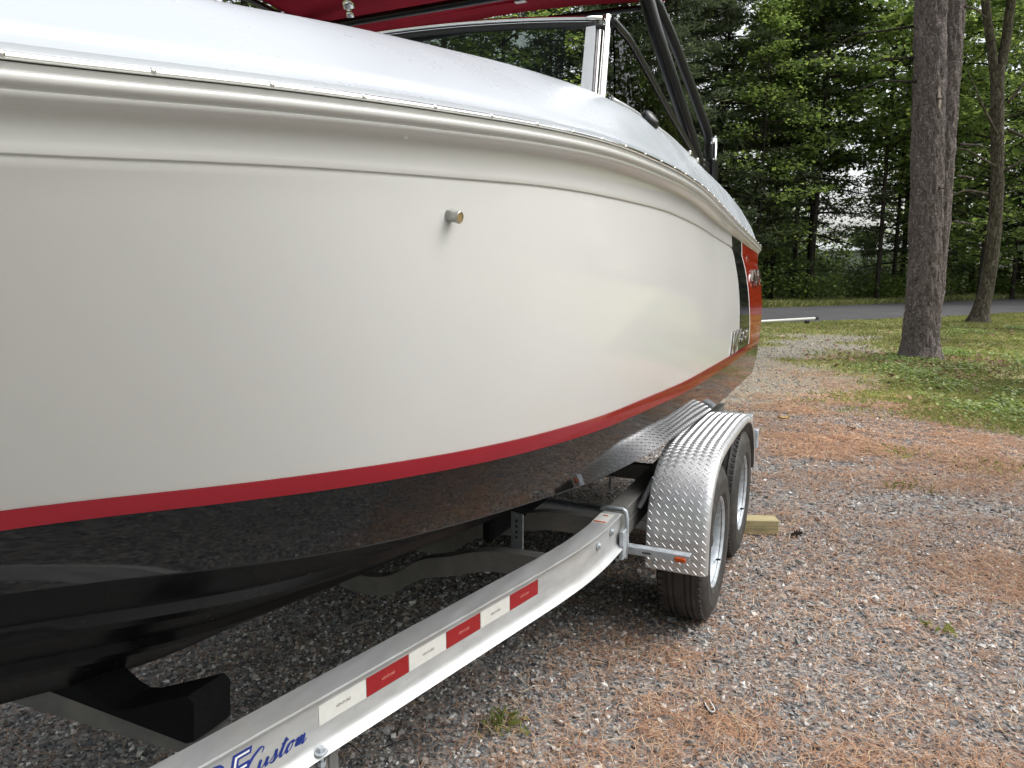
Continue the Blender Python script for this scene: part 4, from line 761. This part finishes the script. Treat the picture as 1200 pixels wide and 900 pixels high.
STR = [sh(C_, 0), sh(u_l, 1.35), sh(s_l, 2.45), sh(t_l, 3.35), sh(t_b, 3.35), sh(o_l, 4.15), sh(m_l, 5.15)]
on_rail(script(STR, .0245, .0028).mesh('script_lettering'), 1.005, .533, .0006, 'script_lettering', M['blue'], 1.0)
# sticker on the rail top
c = rail_pt(2.60, .6275, -.037); b_ = MB(); b_.box((c.x - .012, 2.615, .6278), (.058, .115, .0006)); stk = b_.build('sticker', M['tapewhite'], tr); b_ = MB(); b_.box((c.x - .012, 2.57, .6284), (.050, .012, .0004)); b_.box((c.x - .012, 2.645, .6284), (.020, .012, .0004)); b_.build('sticker_print', M['amber'], stk)

# ------------------------------------------------------------------ small things on the ground
def to_world(w, u, z=0): return (BOAT_LOC[0] + w * CS + u * SN, BOAT_LOC[1] - w * SN + u * CS, z)
b_ = MB(); b_.box((0, 0, .047), (.62, .10, .092), bev=.004); wb = b_.build('wood_block', M['wood'], None); x, y, _ = to_world(1.17, 4.50); wb.location = (1.30, 4.24, 0); wb.rotation_euler = (0, 0, R(-5))
tag(wb, 'squared pale timber block lying behind the rear trailer wheel', 'wood block')
def cone_(x, y, s, lab, rz):
    t_ = empty('pine_cone', lab, 'pine cone', (x, y, float(ground_z(np.array([x]), np.array([y]))[0]) + .012), rz); b_ = MB(); b_.tube([(-.03 * s, 0, .008), (0, 0, .010), (.032 * s, 0, .008)], [.008, .012, .004], 8); b_.build('core', M['darkbark'], t_)
    sc_ = MB()
    for i in range(46):
        f = i / 46; a = i * 2.4; xx = (-.03 + .062 * f) * s; r_ = (.019 * math.sin(math.pi * (.15 + .8 * f))) * s; c_, s2 = math.cos(a), math.sin(a)
        sc_.add([(xx, c_ * r_ * .3, s2 * r_ * .3 + .01), (xx + .010, c_ * r_ - s2 * .005, s2 * r_ + c_ * .005 + .01), (xx + .013, c_ * r_ * 1.15, s2 * r_ * 1.15 + .01), (xx + .010, c_ * r_ + s2 * .005, s2 * r_ - c_ * .005 + .01)], [(0, 1, 2, 3)])
    o = sc_.build('scales', M['darkbark'], t_); o['kind'] = 'stuff'
cone_(1.70, 4.14, 1.15, 'dark pine cone lying on the gravel right of the timber block', .4)
cone_(5.15, 9.8, 1.3, 'small dark pine cone on the bare track left of the pine trunk', 1.4)
def dry_leaf(x, y, s, lab, mat, rz):
    A = []; 
    for i in np.linspace(-1, 1, 9):
        wdt = .45 * math.sqrt(max(0, 1 - i * i)) * (1 + .25 * math.sin(i * 9)) + .01; A.append([(i * s, -wdt * s, .010 + .35 * s * i * i + .15 * s), (i * s, 0, .008 + .22 * s * i * i), (i * s, wdt * s, .012 + .3 * s * abs(i) + .12 * s)])
    V, F = grid(np.array(A)); o = put('fallen_leaf', npmesh('fallen_leaf', np.concatenate([V, V - (0, 0, .0008)]), np.concatenate([F, F[:, ::-1] + len(V)]), True), mat, None, (x, y, float(ground_z(np.array([x]), np.array([y]))[0]) + .008), (0, 0, rz)); tag(o, lab, 'leaf')
dl = [pmat('tan_leaf', (.42, .27, .10), .7, var=.3, vscale=60), pmat('pale_leaf', (.62, .56, .38), .7, var=.2, vscale=60), pmat('brown_leaf', (.10, .055, .03), .7, var=.3, vscale=60)]
dry_leaf(2.86, 7.48, .075, 'curled tan leaf on the gravel beyond the trailer fender', dl[0], .2)
dry_leaf(6.05, 16.4, .09, 'pale leaf on the far end of the track nearest the boat stern', dl[1], .3)
dry_leaf(6.55, 15.3, .09, 'pale yellow leaf on the track between two green patches', dl[1], 1.2)
dry_leaf(3.35, 7.0, .05, 'dark brown leaf right of the curled tan leaf', dl[2], 2.0)
# black and white U-shaped scrap and a dry twig
def uarc(r, y0): return [(math.sin(a) * r * .62, -math.cos(a) * r + y0 + (.012 if abs(a) > 1.2 else 0) * abs(a), .012) for a in np.linspace(-2.1, 2.1, 17)]
sx_, sy_ = .72, 2.40
sc2 = empty('plastic_scrap', 'tiny black and white U shaped scrap lying on the gravel', 'scrap', (sx_, sy_, float(ground_z(np.array([sx_]), np.array([sy_]))[0]) + .006), .05)
b_ = MB(); b_.tube(uarc(.026, 0), .0055, 8, flat=.6); b_.build('black_edge', M['rubber'], sc2, smooth=True); b_ = MB(); b_.tube([(x, y + .001, z + .004) for x, y, z in uarc(.020, 0)], .0025, 6); b_.build('white_edge', M['vinylwhite'], sc2, smooth=True)
tw = pmat('dry_twig', (.50, .38, .20), .7, var=.2)
b_ = MB(); b_.tube([(0, 0, .014), (.012, -.05, .016), (.018, -.11, .013), (.03, -.17, .010)], [.003, .0028, .002, .0012], 6); tag(b_.build('dry_twig', tw, None, smooth=True, loc=(.775, 2.41, float(ground_z(np.array([.775]), np.array([2.4]))[0]) + .004)), 'thin pale twig beside the black and white scrap', 'twig')
# green sprig in the gravel under the rail
# white pole at the road
wp = empty('white_pole', 'long white pole laid along the near side of the paved road', 'pole', (8.55, 20.2, 0))
P0 = Vector((-3.6, -1.5, .12)); P1_ = Vector((.0, .30, .16)); b_ = MB(); b_.tube([tuple(P0), tuple(P1_)], .034, 12); b_.build('pole_tube', M['vinylwhite'], wp, smooth=True)
b_ = MB(); dd_ = (P1_ - P0).normalized(); b_.tube([tuple(P1_), tuple(P1_ + dd_ * .10)], .048, 12); b_.build('end_cap', M['plastic'], wp, smooth=True)
b_ = MB(); b_.box((-.3, .10, .04), (.09, .12, .12)); b_.build('timber_rest', M['darkbark'], wp); b_ = MB(); b_.box((-3.3, -1.36, .02), (.09, .12, .12)); b_.build('timber_rest', M['darkbark'], wp)

# ------------------------------------------------------------------ trees
def flats3(P, r, tilt, k=4, asp=1.0):
    n = len(P); a0 = RG.uniform(0, 2 * np.pi, (n, 1)); a = np.arange(k) * 2 * np.pi / k
    lx = np.cos(a)[None] * r[:, None] * RG.uniform(.8, 1.15, (n, k)); ly = np.sin(a)[None] * r[:, None] * asp * RG.uniform(.8, 1.15, (n, k))
    L = np.stack([lx * np.cos(a0) - ly * np.sin(a0), lx * np.sin(a0) + ly * np.cos(a0), np.zeros((n, k))], -1)
    ax = RG.uniform(0, 2 * np.pi, n); tl = RG.normal(size=n) * tilt; nx, ny = np.cos(ax)[:, None], np.sin(ax)[:, None]; h = L[..., 0] * nx + L[..., 1] * ny
    L[..., 2] = h * np.sin(tl)[:, None]; L[..., 0] -= h * (1 - np.cos(tl))[:, None] * nx; L[..., 1] -= h * (1 - np.cos(tl))[:, None] * ny
    return (L + P[:, None]).reshape(-1, 3), np.arange(n * k).reshape(n, k)
def crown(kind, H, h0, rad, nbr, nlf, leaf, seed):
    """branch skeleton with leaf sprays; returns (leaf mesh, branch mesh)"""
    rg = np.random.default_rng(seed); P = []; b_ = MB(); per = nlf // nbr
    for i in range(nbr):
        f = (i + rg.random()) / nbr; h = h0 + (H - h0) * f ** .9; az = i * 2.4 + rg.normal() * .4
        prof = (math.sin(math.pi * min(1, .22 + .80 * f)) ** .7 if kind == 'maple' else (1 - f) ** .75 + .08); L = rad * prof * rg.uniform(.7, 1.15)
        up = rg.uniform(.1, .55) if kind == 'maple' else rg.uniform(-.18, .08)
        t = np.linspace(0, 1, 6); bx = np.cos(az) * L * t; by = np.sin(az) * L * t; bz = h + L * (up * t - (.18 if kind == 'maple' else .12) * t * t)
        w_ = rg.normal(size=(6, 3)) * .06 * L * t[:, None] * .6; B = np.stack([bx, by, bz], 1) + w_
        b_.tube(B, np.linspace(.018 + .012 * L, .008, 6), 4, caps=False)
        nc = max(3, int(L * 2.2)); tc = rg.uniform(.3, 1.05, nc)
        C = np.stack([np.interp(tc, t, B[:, k]) for k in range(3)], 1) + rg.normal(size=(nc, 3)) * (.16 * L ** .5) * np.array([1, 1, .45]); which = rg.integers(0, nc, per)
        spread = (.42 if kind == 'maple' else .30) * rg.uniform(.6, 1.3, nc)[which][:, None]
        P.append(C[which] + rg.normal(size=(per, 3)) * spread * np.array([1, 1, .30 if kind == 'maple' else .22]))
    P = np.concatenate(P); r = rg.lognormal(-.12, .38, len(P)).clip(.4, 1.8) * leaf
    V, F = flats3(P, r, .65 if kind == 'maple' else .9, 4, .72 if kind == 'maple' else .16)
    return npmesh('crown', V, F), b_.mesh('branches')
def trunk_mesh(H, r0, r1, seed, lean=(0, 0), n=10, flare=.35, rows_=14, bend=.1):
    rg = np.random.default_rng(seed); z = np.concatenate([[-.15, 0, .12, .3, .6], np.linspace(1, H, rows_)]); t = z / H
    bx = lean[0] * t + bend * np.sin(t * 5 + rg.random() * 6) * t; by = lean[1] * t + bend * np.sin(t * 4 + rg.random() * 6) * t
    th = np.arange(n) * 2 * np.pi / n; r = (r0 + (r1 - r0) * np.clip(t, 0, 1))[:, None] * (1 + flare * np.exp(-np.clip(z, 0, 9) / .22)[:, None] * (1 + .5 * np.sin(th * 5 + seed))[None])
    V = np.stack([bx[:, None] + r * np.cos(th), by[:, None] + r * np.sin(th), np.broadcast_to(z[:, None], r.shape)], -1); v, F = grid(V, closed_v=True); return npmesh('trunk', v, F[:, ::-1], True)
mp_v = [crown('maple', 15, .8 + .7 * (k % 3), 3.6, 48, 10000, .09, 100 + k) for k in range(6)]
cf_v = [crown('conifer', 17, .8 + k, 3.2, 80, 22000, .15, 200 + k) for k in range(3)]
hi_v = [crown('maple', 17, 4.6 + k, 3.8, 44, 14000, .10, 300 + k) for k in range(2)]
tk_v = [trunk_mesh(14, .17, .05, k, lean=(.3 * math.sin(k), .3 * math.cos(k))) for k in range(5)]
GRP = 'trees standing in the woods beyond the road'
def where(x, y):
    p = 600 + FPX * x / (y * math.cos(PITCH)); row = 'front' if y < road_far(x) + 6.2 else 'middle' if y < road_far(x) + 12 else 'back'
    reg = next(r for lim, r in ((330, 'left of the red canopy'), (560, 'behind the boat'), (740, 'seen past the windscreen'), (850, 'just right of the canopy leg'), (905, 'above the boat stern'), (960, 'above the white pole'), (1060, 'left of the double pine'), (1130, 'behind the double pine'), (1185, 'behind the forked maple'), (9999, 'beyond the right edge of the forked maple')) if p < lim)
    return row, reg
def wood_tree(kind, x, y, k, s=1.0, rz=0.0, label=None, tk=1.0, group=GRP):
    nm = {'maple': 'maple_tree', 'conifer': 'hemlock_tree', 'tall': 'maple_tree'}[kind]; cr, br = {'maple': mp_v, 'conifer': cf_v, 'tall': hi_v}[kind][k % (6 if kind == 'maple' else 3 if kind == 'conifer' else 2)]
    row, reg = where(x, y); lab = label or {'maple': 'leafy green maple', 'conifer': 'dark feathery conifer', 'tall': 'slender high-crowned tree'}[kind] + f' in the {row} row, {reg}'
    e = empty(nm, lab, 'tree', (x, y, 0), rz, group); e.scale = (s, s, s)
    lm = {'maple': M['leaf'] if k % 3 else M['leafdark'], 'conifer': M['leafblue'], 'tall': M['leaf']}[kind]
    o = put('crown', cr, lm, e); 
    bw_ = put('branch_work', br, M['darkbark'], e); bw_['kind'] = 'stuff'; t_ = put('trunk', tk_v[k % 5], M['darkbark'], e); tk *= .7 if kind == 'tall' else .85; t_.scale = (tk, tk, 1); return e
rt = np.random.default_rng(5)
def gap(x, y):     # opening through which the clearing shows
    r = x / y; return .42 < r < .505
k = 0
for x in np.arange(-9, 50, 2.9):
    for row, (d0, d1) in enumerate(((2.6, 5.5), (7, 12))):
        xx = x + rt.uniform(-1.2, 1.2) + row * 1.3; yy = float(road_far(xx)) + rt.uniform(d0, d1); k += 1
        r_ = xx / yy
        if gap(xx, yy) and row < 3:
            if row == 1 and k % 3 == 0: wood_tree('tall', xx, yy, k, rt.uniform(.9, 1.1), rt.uniform(0, 6.28))
            continue
        kind = 'conifer' if (.05 < r_ < .34 and rt.random() < .7) or rt.random() < .14 else 'maple'
        if row == 0 and kind == 'maple' and rt.random() < .25 and r_ < .3: kind = 'tall'
        wood_tree(kind, xx, yy, k, rt.uniform(.8, 1.15), rt.uniform(0, 6.28))
def ray_xy(px, Y): return px_tan(px) * Y
def px_tan(px, y=312): return (px - 600) / FPX / (math.cos(PITCH) - ((y - 450) / FPX) * math.sin(PITCH))
for i_, (p_, Y_, s_) in enumerate(((835, 33, .95), (885, 31, .8), (905, 38, 1.0), (1105, 34, 1.0), (1150, 31, .85), (1190, 36, 1.0), (1235, 38, 1.0), (770, 29, .9), (700, 30, .9), (640, 33, 1.0))): wood_tree('conifer' if p_ < 880 else 'maple', px_tan(p_) * Y_, Y_, i_ * 3 + (1 if i_ % 2 else 2), s_, i_ * 1.7, None, .7)
wood_tree('tall', px_tan(1030) * 33, 33, 1, 1.0, .5, 'thin dark trunk standing straight against the bright clearing beyond the road', .95, None)
wood_tree('tall', px_tan(1048) * 37, 37, 0, 1.0, 2.5, 'thin dark trunk just right of the one standing against the clearing', .9, None)
wood_tree('tall', px_tan(950) * 33.5, 33.5, 1, 1.0, 4.5, 'dark trunk among thick leaves left of the bright clearing', 1.25, None)
wood_tree('tall', px_tan(932) * 35, 35, 0, 1.0, 1.5, 'leaning dark trunk furthest left among the trunks beyond the road', .9, None)
# undergrowth along the far side of the road
def shrub_mass(n, x0, x1, yo0, yo1, h0, h1, leaf, seed, test=None):
    rg = np.random.default_rng(seed); m = max(8, n // 220); cx = rg.uniform(x0, x1, m); cy = road_far(cx) + rg.uniform(yo0, yo1, m); hh = rg.uniform(h0, h1, m)
    if test is not None: kx = test(cx, cy); hh = np.where(kx, np.minimum(hh, 1.25), hh)
    w = rg.integers(0, m, n); d = rg.normal(size=(n, 3)); d /= np.linalg.norm(d, axis=1)[:, None]; d *= rg.uniform(.5, 1, (n, 1)) ** .5
    P = np.stack([cx[w] + d[:, 0] * hh[w] * .75, cy[w] + d[:, 1] * hh[w] * .6, np.abs(hh[w] * (.5 + .5 * d[:, 2])) + rg.normal(size=n) * .05 + .05], 1)
    return flats3(P, rg.uniform(.6, 1.3, n) * leaf, .6, 4, .75)
gz = lambda x, y: (x / y > .38) & (x / y < .53)
V, F = shrub_mass(52000, -22, 50, 1.2, 5.5, .7, 2.4, .075, 3, gz); tag(put('undergrowth', npmesh('undergrowth', V, F), M['leaf']), 'green bushy undergrowth along the far edge of the road', 'undergrowth', kind='stuff')
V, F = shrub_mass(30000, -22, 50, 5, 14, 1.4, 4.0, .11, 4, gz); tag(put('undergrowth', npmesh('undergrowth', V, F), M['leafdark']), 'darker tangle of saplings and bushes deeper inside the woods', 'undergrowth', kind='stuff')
V, F = shrub_mass(20000, 14, 42, 14, 26, 1.3, 2.9, .11, 6, lambda x, y: x < 0); tag(put('undergrowth', npmesh('undergrowth', V, F), M['leaffar']), 'light green bushes at the edge of the clearing behind the woods', 'undergrowth', kind='stuff')
# far woods behind
rg = np.random.default_rng(9); n = 60000; az = rg.uniform(R(-52), R(75), n // 300); dd = rg.uniform(50, 95, n // 300); w = rg.integers(0, n // 300, n); hh = rg.uniform(.5, 17, n // 300)
P = np.stack([np.sin(az) * dd, np.cos(az) * dd, hh], 1)[w] + rg.normal(size=(n, 3)) * np.array([2.2, 2.2, 1.8]); rr = P[:, 0] / P[:, 1]
keep = ~((rr > .40) & (rr < .50) & (P[:, 2] > 1.0) & (P[:, 2] < 15) & (dd[w] < 80)) & ~((rr > .41) & (rr < .49) & (P[:, 2] > 5.5) & (P[:, 2] < 12)); keep &= P[:, 2] > 0; P = P[keep]; V, F = flats3(P, rg.uniform(.6, 1.3, len(P)) * .26, .8, 4, .8)
tag(put('far_woods', npmesh('far_woods', V, F), M['leaffar']), 'mass of far foliage with haze in its leaf colour seen between the nearer trees', 'woods', kind='stuff')
n = 60000; m = 200; az = rg.uniform(R(36), R(76), m); dd = rg.uniform(44, 60, m); hh = rg.uniform(.5, 19, m); w = rg.integers(0, m, n)  # woods added mostly out of view so the side window mirrors leaves
P = np.stack([np.sin(az) * dd, np.cos(az) * dd, hh], 1)[w] + rg.normal(size=(n, 3)) * np.array([2, 2, 1.7]); P = P[P[:, 2] > 0]; V, F = flats3(P, rg.uniform(.6, 1.3, len(P)) * .20, .8, 4, .8)
tag(put('far_woods', npmesh('far_woods', V, F), M['leafdark']), 'dense woods right of view beyond the road, added for reflections in the glass', 'woods', kind='stuff')
# woods round the other sides of the drive (unseen, shaped for hull light and reflections)
n = 150000; m = 420; az = rg.uniform(R(75), R(308), m); dd = rg.uniform(19, 32, m); hh = rg.uniform(.5, 11.5, m); w = rg.integers(0, m, n)
P = np.stack([np.sin(az) * dd, np.cos(az) * dd, hh], 1)[w] + rg.normal(size=(n, 3)) * np.array([1.5, 1.5, 1.3]); P = P[P[:, 2] > 0]; V, F = flats3(P, rg.uniform(.6, 1.3, len(P)) * .12, .8, 4, .8)
tag(put('surrounding_woods', npmesh('surrounding_woods', V, F), M['leaf']), 'unseen leafy woods around the other sides of the driveway, shaped for the hull light', 'woods', kind='stuff')

# big double pine at the edge of the drive
pine = empty('pine_tree', 'large pine with scaly reddish grey bark, its two stems joined at the foot', 'tree', (7.13, 12.6, 0))
def stem(pts, rad, name, mat, parent, n=72, m=260, amp=.012, flare=0.0, seed=0, fx=9, fz=7, smooth=True):
    pts = np.array(pts, float); k = np.linspace(0, 1, len(pts)); t = np.linspace(0, 1, m); C = np.stack([np.interp(t, k, pts[:, i]) for i in range(3)], 1); r = np.interp(t, k, rad)
    for _ in range(12): C[1:-1] = (C[:-2] + C[1:-1] * 2 + C[2:]) / 4; r[1:-1] = (r[:-2] + r[1:-1] * 2 + r[2:]) / 4
    th = np.arange(n) * 2 * np.pi / n; z = C[:, 2][:, None]; T = th[None] + z * 0
    rid = vnoise(np.cos(T) * 2.2 * fx / 2 + seed, z * fz + np.sin(T) * 2.2 * fx / 2, seed) + .5 * vnoise(np.cos(T) * 5 * fx / 2 + z * 3, z * fz * 2.6 + np.sin(T) * 5 * fx / 2, seed + 4)
    R_ = r[:, None] + amp * (rid - .75) * 2
    if flare: R_ += flare * np.exp(-np.clip(z, 0, 9) / .20) * (.55 + .6 * np.abs(np.sin(T * 2.5 + seed)) ** 1.2)
    V = np.stack([C[:, 0][:, None] + R_ * np.cos(T), C[:, 1][:, None] + R_ * np.sin(T), np.broadcast_to(z, R_.shape)], -1); v, F = grid(V, closed_v=True); return put(name, npmesh(name, v, F[:, ::-1], smooth), mat, parent)
stem([(0.0, 0, -.2), (-.02, 0, .6), (-.06, 0, 1.8), (-.20, 0, 3.8), (-.34, 0, 5.9), (-.55, 0, 9), (-.75, .1, 13), (-.9, .2, 18)], [.275, .26, .245, .235, .228, .20, .15, .06], 'trunk', M['pinebark'], pine, flare=.11, seed=3, amp=.026)
stem([(.10, .16, -.2), (.13, .16, .6), (.17, .18, 1.8), (.16, .22, 3.8), (.13, .25, 5.9), (.10, .3, 9), (.3, .35, 13), (.4, .4, 17)], [.24, .235, .225, .215, .205, .18, .13, .05], 'trunk', M['pinebark'], pine, flare=.05, seed=8, amp=.022)
for (z, a, L, s_) in ((5.5, 2.6, 1.7, 0), (2.9, -1.2, .10, 0), (4.3, -1.5, .12, 0), (3.6, -.4, .35, 1), (3.1, -.2, .22, 1), (5.0, 2.9, .9, 0), (2.35, -.3, .25, 1), (4.6, 3.3, 1.2, 0), (5.8, .4, .5, 1)):
    bx = np.interp(z, [0, 1.8, 3.8, 5.9], [0, -.06, -.20, -.34] if not s_ else [.1, .14, .13, .06]); b_ = MB(); c, s2 = math.cos(a), math.sin(a)
    b_.tube([(bx + c * .2, s2 * .2, z), (bx + c * (.27 + L * .5), s2 * (.27 + L * .5), z + L * .02 - .03), (bx + c * (.27 + L), s2 * (.27 + L), z - L * .22)], [.022, .014, .006], 6); b_.build('dead_branch', M['darkbark'] if L > .5 else M['pinebark'], pine, smooth=True)
b_ = MB(); V = []; 
for i in range(14):
    a = i * 2 * math.pi / 14; V.append((-.20 + .026 * math.cos(a) * (1 + .35 * math.sin(i * 3)) - .02 * math.sin(a), -.256 + .010 * math.cos(a) ** 2, 4.30 + .17 * math.sin(a)))
b_.add(V, [tuple(range(14))]); b_.build('bare_patch', pmat('bare_wood', (.36, .31, .26), .8, var=.3, vscale=30, stretch=(3, 3, .5)), pine)
rgp = np.random.default_rng(21); n = 16000; m = 60; cx = rgp.normal(size=(m, 3)) * (1.7, 1.7, 2.8) + (-.4, .1, 14); w = rgp.integers(0, m, n); P = cx[w] + rgp.normal(size=(n, 3)) * (.5, .5, .22)
V, F = flats3(P, rgp.uniform(.6, 1.2, n) * .12, .9, 4, .14); put('crown', npmesh('crown', V, F), M['leafblue'], pine)
# forked maple at the right edge
mpt = empty('maple_tree', 'grey brown forked maple leaning right in the grass beside the road', 'tree', (13.45, 20.9, 0))
stem([(-.05, 0, -.2), (.0, 0, .3), (.12, 0, 1.0), (.18, 0, 2.2), (.12, 0, 3.8), (-.08, 0, 5.6), (-.22, 0, 7.0)], [.25, .215, .19, .172, .165, .16, .17], 'trunk', M['maplebark'], mpt, n=40, m=140, amp=.006, flare=.12, seed=5, fx=5, fz=3)
stem([(-.24, 0, 6.6), (-.42, 0, 7.4), (-.72, 0, 8.6), (-1.1, .1, 11), (-1.3, .2, 15)], [.12, .115, .105, .08, .04], 'limb', M['maplebark'], mpt, n=20, m=60, amp=.004, seed=6, fx=5, fz=3)
stem([(-.18, .02, 6.6), (-.05, .02, 7.4), (-.02, .02, 8.6), (.15, .1, 11), (.5, .2, 16)], [.13, .125, .115, .09, .04], 'limb', M['maplebark'], mpt, n=20, m=60, amp=.004, seed=7, fx=5, fz=3)
for pts in ([(0, -.1, 4.3), (-.9, -.2, 4.75), (-1.7, -.2, 4.9)], [(-.05, -.1, 5.1), (-.7, -.3, 5.9), (-1.2, -.3, 6.8)], [(.2, -.1, 5.3), (.75, -.3, 5.0), (.85, -.3, 3.6), (1.1, -.35, 2.2)], [(.2, -.1, 4.2), (.9, -.3, 4.7), (1.7, -.3, 5.2)], [(.1, -.1, 6.0), (.7, -.2, 6.9), (1.6, -.2, 7.3)], [(-.2, -.1, 3.6), (-.9, -.2, 3.7), (-1.5, -.2, 3.4)]):
    b_ = MB(); P = np.array(pts); k_2 = np.linspace(0, 1, len(P)); t2 = np.linspace(0, 1, 12); Q = np.stack([np.interp(t2, k_2, P[:, i]) for i in range(3)], 1); Q[1:-1] = (Q[:-2] + Q[1:-1] * 2 + Q[2:]) / 4
    b_.tube(Q, np.linspace(.045, .012, 12), 6); b_.build('bare_branch', M['maplebark'], mpt, smooth=True)
cr, br = crown('maple', 17, 8.0, 3.8, 34, 10000, .085, 777); put('crown', cr, M['leaf'], mpt); 
# pale building, lawn and railing in the clearing
bld = empty('pale_building', 'pale grey building glimpsed through the gap in the woods', 'building', (px_tan(990) * 62, 62, 0), R(-12))
b_ = MB(); b_.box((1.2, 0, 1.45), (7, 5, 2.9), bev=.02); b_.build('wall', pmat('pale_siding', (.70, .76, .78), .6, var=.08, vscale=2), bld)
b_ = MB(); b_.prism([(-2.7, 2.88), (2.7, 2.88), (0, 3.6)], 7.4, Matrix(((0, 0, 1, -2.5), (1, 0, 0, 0), (0, 1, 0, 0), (0, 0, 0, 1)))); b_.build('roof', pmat('pale_roof', (.55, .58, .60), .6, var=.1), bld)
wm = pmat('window_pane', (.40, .46, .48), .1)
for i in range(3):
    b_ = MB(); b_.box((-1.0 + i * 2.1, -2.52, 1.75), (1.0, .06, 1.1)); wf = b_.build('window', M['vinylwhite'], bld); b_ = MB(); b_.box((-1.0 + i * 2.1, -2.56, 1.75), (.84, .03, .94)); b_.build('pane', wm, wf)
rl = empty('metal_railing', 'pale metal railing in front of the building beyond the woods', 'railing', (px_tan(985) * 56, 56, 0), R(-12))
b_ = MB(); b_.tube([(-5, 0, 1.15), (3.2, 0, 1.15), (4.2, 0, .75)], .05, 8); b_.build('top_rail', M['galv'], rl)
pm = MB(); pm.tube([(0, 0, 0), (0, 0, 1.15)], .03, 6); pme = pm.mesh('post')
for i in range(28): put('post', pme, M['galv'], rl, loc=(-5 + i * .3, 0, 0))

# trees that would read alike get their place in the row
al = {}
for o in S.objects:
    if o.get('group') == GRP: al.setdefault(o['label'], []).append(o)
for lab, os_ in al.items():
    if len(os_) > 1:
        os_.sort(key=lambda o: o.location.x / o.location.y)
        for i, o in enumerate(os_): o['label'] = ('leftmost ' if i == 0 else 'rightmost ' if i == len(os_) - 1 else ('second ', 'third ', 'fourth ', 'fifth ', 'sixth ', 'seventh ', 'eighth ', 'ninth ')[min(i - 1, 7)]) + lab

def bush(x, y, zc, r, n, mat, lab, seed):
    rg = np.random.default_rng(seed); e = empty('bush', lab, 'bush', (x, y, 0)); c = rg.normal(size=(14, 3)) * (r * .55, r * .4, r * .30) + (0, 0, zc); w = rg.integers(0, 14, n)
    P = c[w] + rg.normal(size=(n, 3)) * r * .22; P = P[P[:, 2] > .02]; V, F = flats3(P, rg.uniform(.5, 1.3, len(P)) * .13, .7, 4, .75); put('foliage', npmesh('foliage', V, F), mat, e)
    b_ = MB()
    for i in range(5): b_.tube([(0, 0, 0), tuple(c[i] * (.5, .5, .6)), tuple(c[i])], [.06, .035, .01], 5)
    o = b_.build('stems', M['darkbark'], e); o['kind'] = 'stuff'
bush(px_tan(1018) * 54, 54, 3.6, 1.1, 2200, M['leaffar'], 'sunlit yellow green bush in front of the pale building', 31)
bush(px_tan(925) * 50, 50, 2.2, 2.4, 6000, M['leaf'], 'dark green bush left of the pale building beyond the road', 32)

# loose twigs lying in the gravel
b_ = MB(); TP = scatter(90, -1.5, 6, 1.8, 8, lambda x, y: 1 - grass_mask(x, y))
for x, y in TP:
    a = random.uniform(0, 6.28); L_ = random.uniform(.04, .13); c, s2 = math.cos(a), math.sin(a); z = float(ground_z(np.array([x]), np.array([y]))[0]) + .014
    b_.tube([(x, y, z), (x + c * L_ * .5 + random.uniform(-.01, .01), y + s2 * L_ * .5 + random.uniform(-.01, .01), z + .004), (x + c * L_, y + s2 * L_, z - .002)], [.0022, .002, .001], 5)
tag(b_.build('loose_twigs', M['darkbark']), 'small dark twigs littering the gravel', 'twigs', kind='stuff')
